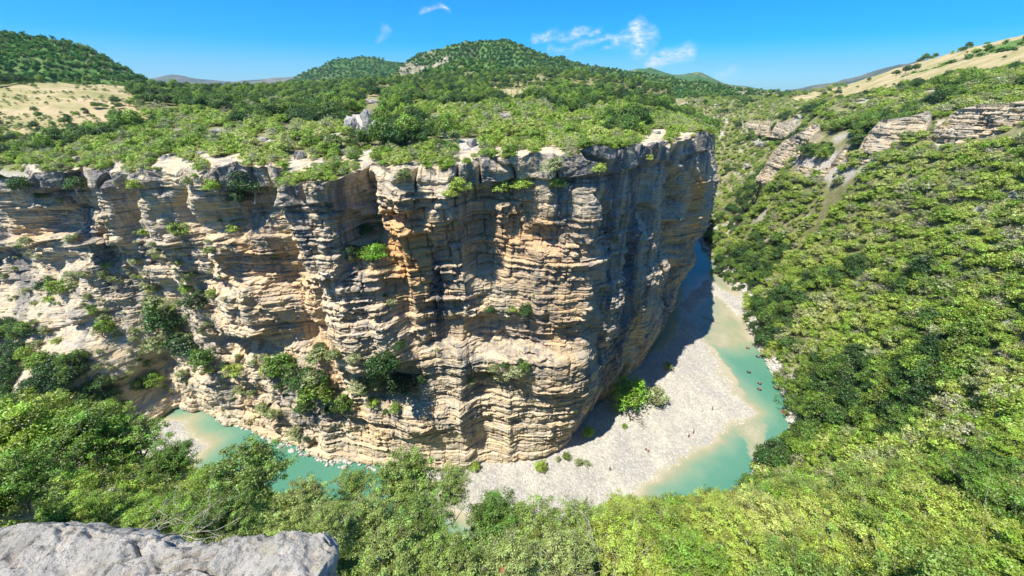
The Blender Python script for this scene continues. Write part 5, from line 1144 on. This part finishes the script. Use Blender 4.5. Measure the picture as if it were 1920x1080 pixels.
# bare stems and stalks by the near rock
def stems(name, px, py, d, n, L, r, seed, label, cat, spread=1.0, mat='bark', dirv=(0, 0, 1)):
    rs = np.random.default_rng(seed); base_ = at_d(px, py, d); outp = []
    for k_ in range(n): limb(rs.normal(size=3) * .04 * L, np.array(dirv) + rs.normal(size=3) * .35 * spread, L * (.6 + .5 * rs.random()), r * (.7 + .5 * rs.random()), 2 if n > 1 else 0, rs, outp)
    V, Q = join(outp); o = mesh_np(name, V, Q, M[mat]); o.location = base_; tag(o, label, cat); return o
stems('dead_shrub', 335, 1010, 3.8, 4, .45, .006, 1, 'bare dead twigs sticking out beside the notch of the near rock', 'dead shrub', 1.2, dirv=(.9, .1, .5))
stems('dead_shrub', 250, 1010, 3.6, 3, .45, .005, 3, 'pale arching twigs just over the edge of the near rock', 'dead shrub', .9, dirv=(1., .0, .35))
stems('dead_shrub', 1120, 1030, 8.4, 5, 1.2, .012, 4, 'grey bare branches among the olive bushes at bottom centre', 'dead shrub', 1.)
stems('dead_shrub', 850, 985, 9.6, 5, 1.2, .012, 5, 'thin bare branches rising from the bushes before the gravel', 'dead shrub', 1.)
gs = bpy.data.objects.new('grass_stalk', None); C.objects.link(gs); gs.location = at_d(718, 1100, 2.2); tag(gs, 'single thin dry grass stalk rising right of the near rock', 'grass stalk')
v_, q_ = tube(np.array([(0, 0, 0), (.006, 0, .12), (.014, .01, .26)]), [.0028, .0022, .0014], 5); b = mesh_np('stem', v_, q_, M['dry']); b.parent = gs
v_, q_ = tube(np.array([(.014, .01, .25), (.015, .01, .27), (.017, .012, .285)]), [.002, .005, .001], 6); b = mesh_np('seed_head', v_, q_, M['bank']); b.parent = gs
dl = bpy.data.objects.new('dry_leaf', None); C.objects.link(dl); dl.location = at_d(940, 1068, 2.6); tag(dl, 'curled orange dry leaf on a stem at the bottom edge', 'dry leaf')
u = np.linspace(0, 1, 12); w_ = np.linspace(-1, 1, 5); V = np.array([(b_ * .022 * math.sin(math.pi * (a_ * .93 + .04)) ** .8, -.012 * b_ * b_ * math.sin(math.pi * a_), -.04 + a_ * .085) for a_ in u for b_ in w_])
b = mesh_np('blade', V, grid_faces(12, 5), M['dry']); b.parent = dl
v_, q_ = tube(np.array([(0, 0, -.12), (.005, 0, -.08), (0, 0, -.035)]), [.002, .002, .0015], 5); b = mesh_np('stalk', v_, q_, M['dry']); b.parent = dl
tag_dups()

# ---- clear summer air, a faint blue veil over the far hills
V, Q = box(-6500, -600, -115, 6500, 6500, 330)
hm = bpy.data.materials.new('haze'); hm.use_nodes = True; ht = hm.node_tree
for n in list(ht.nodes): ht.nodes.remove(n)
ho = ht.nodes.new('ShaderNodeOutputMaterial'); pv = ht.nodes.new('ShaderNodeVolumePrincipled'); pv.inputs['Color'].default_value = (.62, .78, 1., 1); pv.inputs['Density'].default_value = .00007; pv.inputs['Anisotropy'].default_value = .2
ht.links.new(pv.outputs[0], ho.inputs['Volume'])
hz = mesh_np('haze', V, Q, hm, smooth=False); tag(hz, kind='stuff')
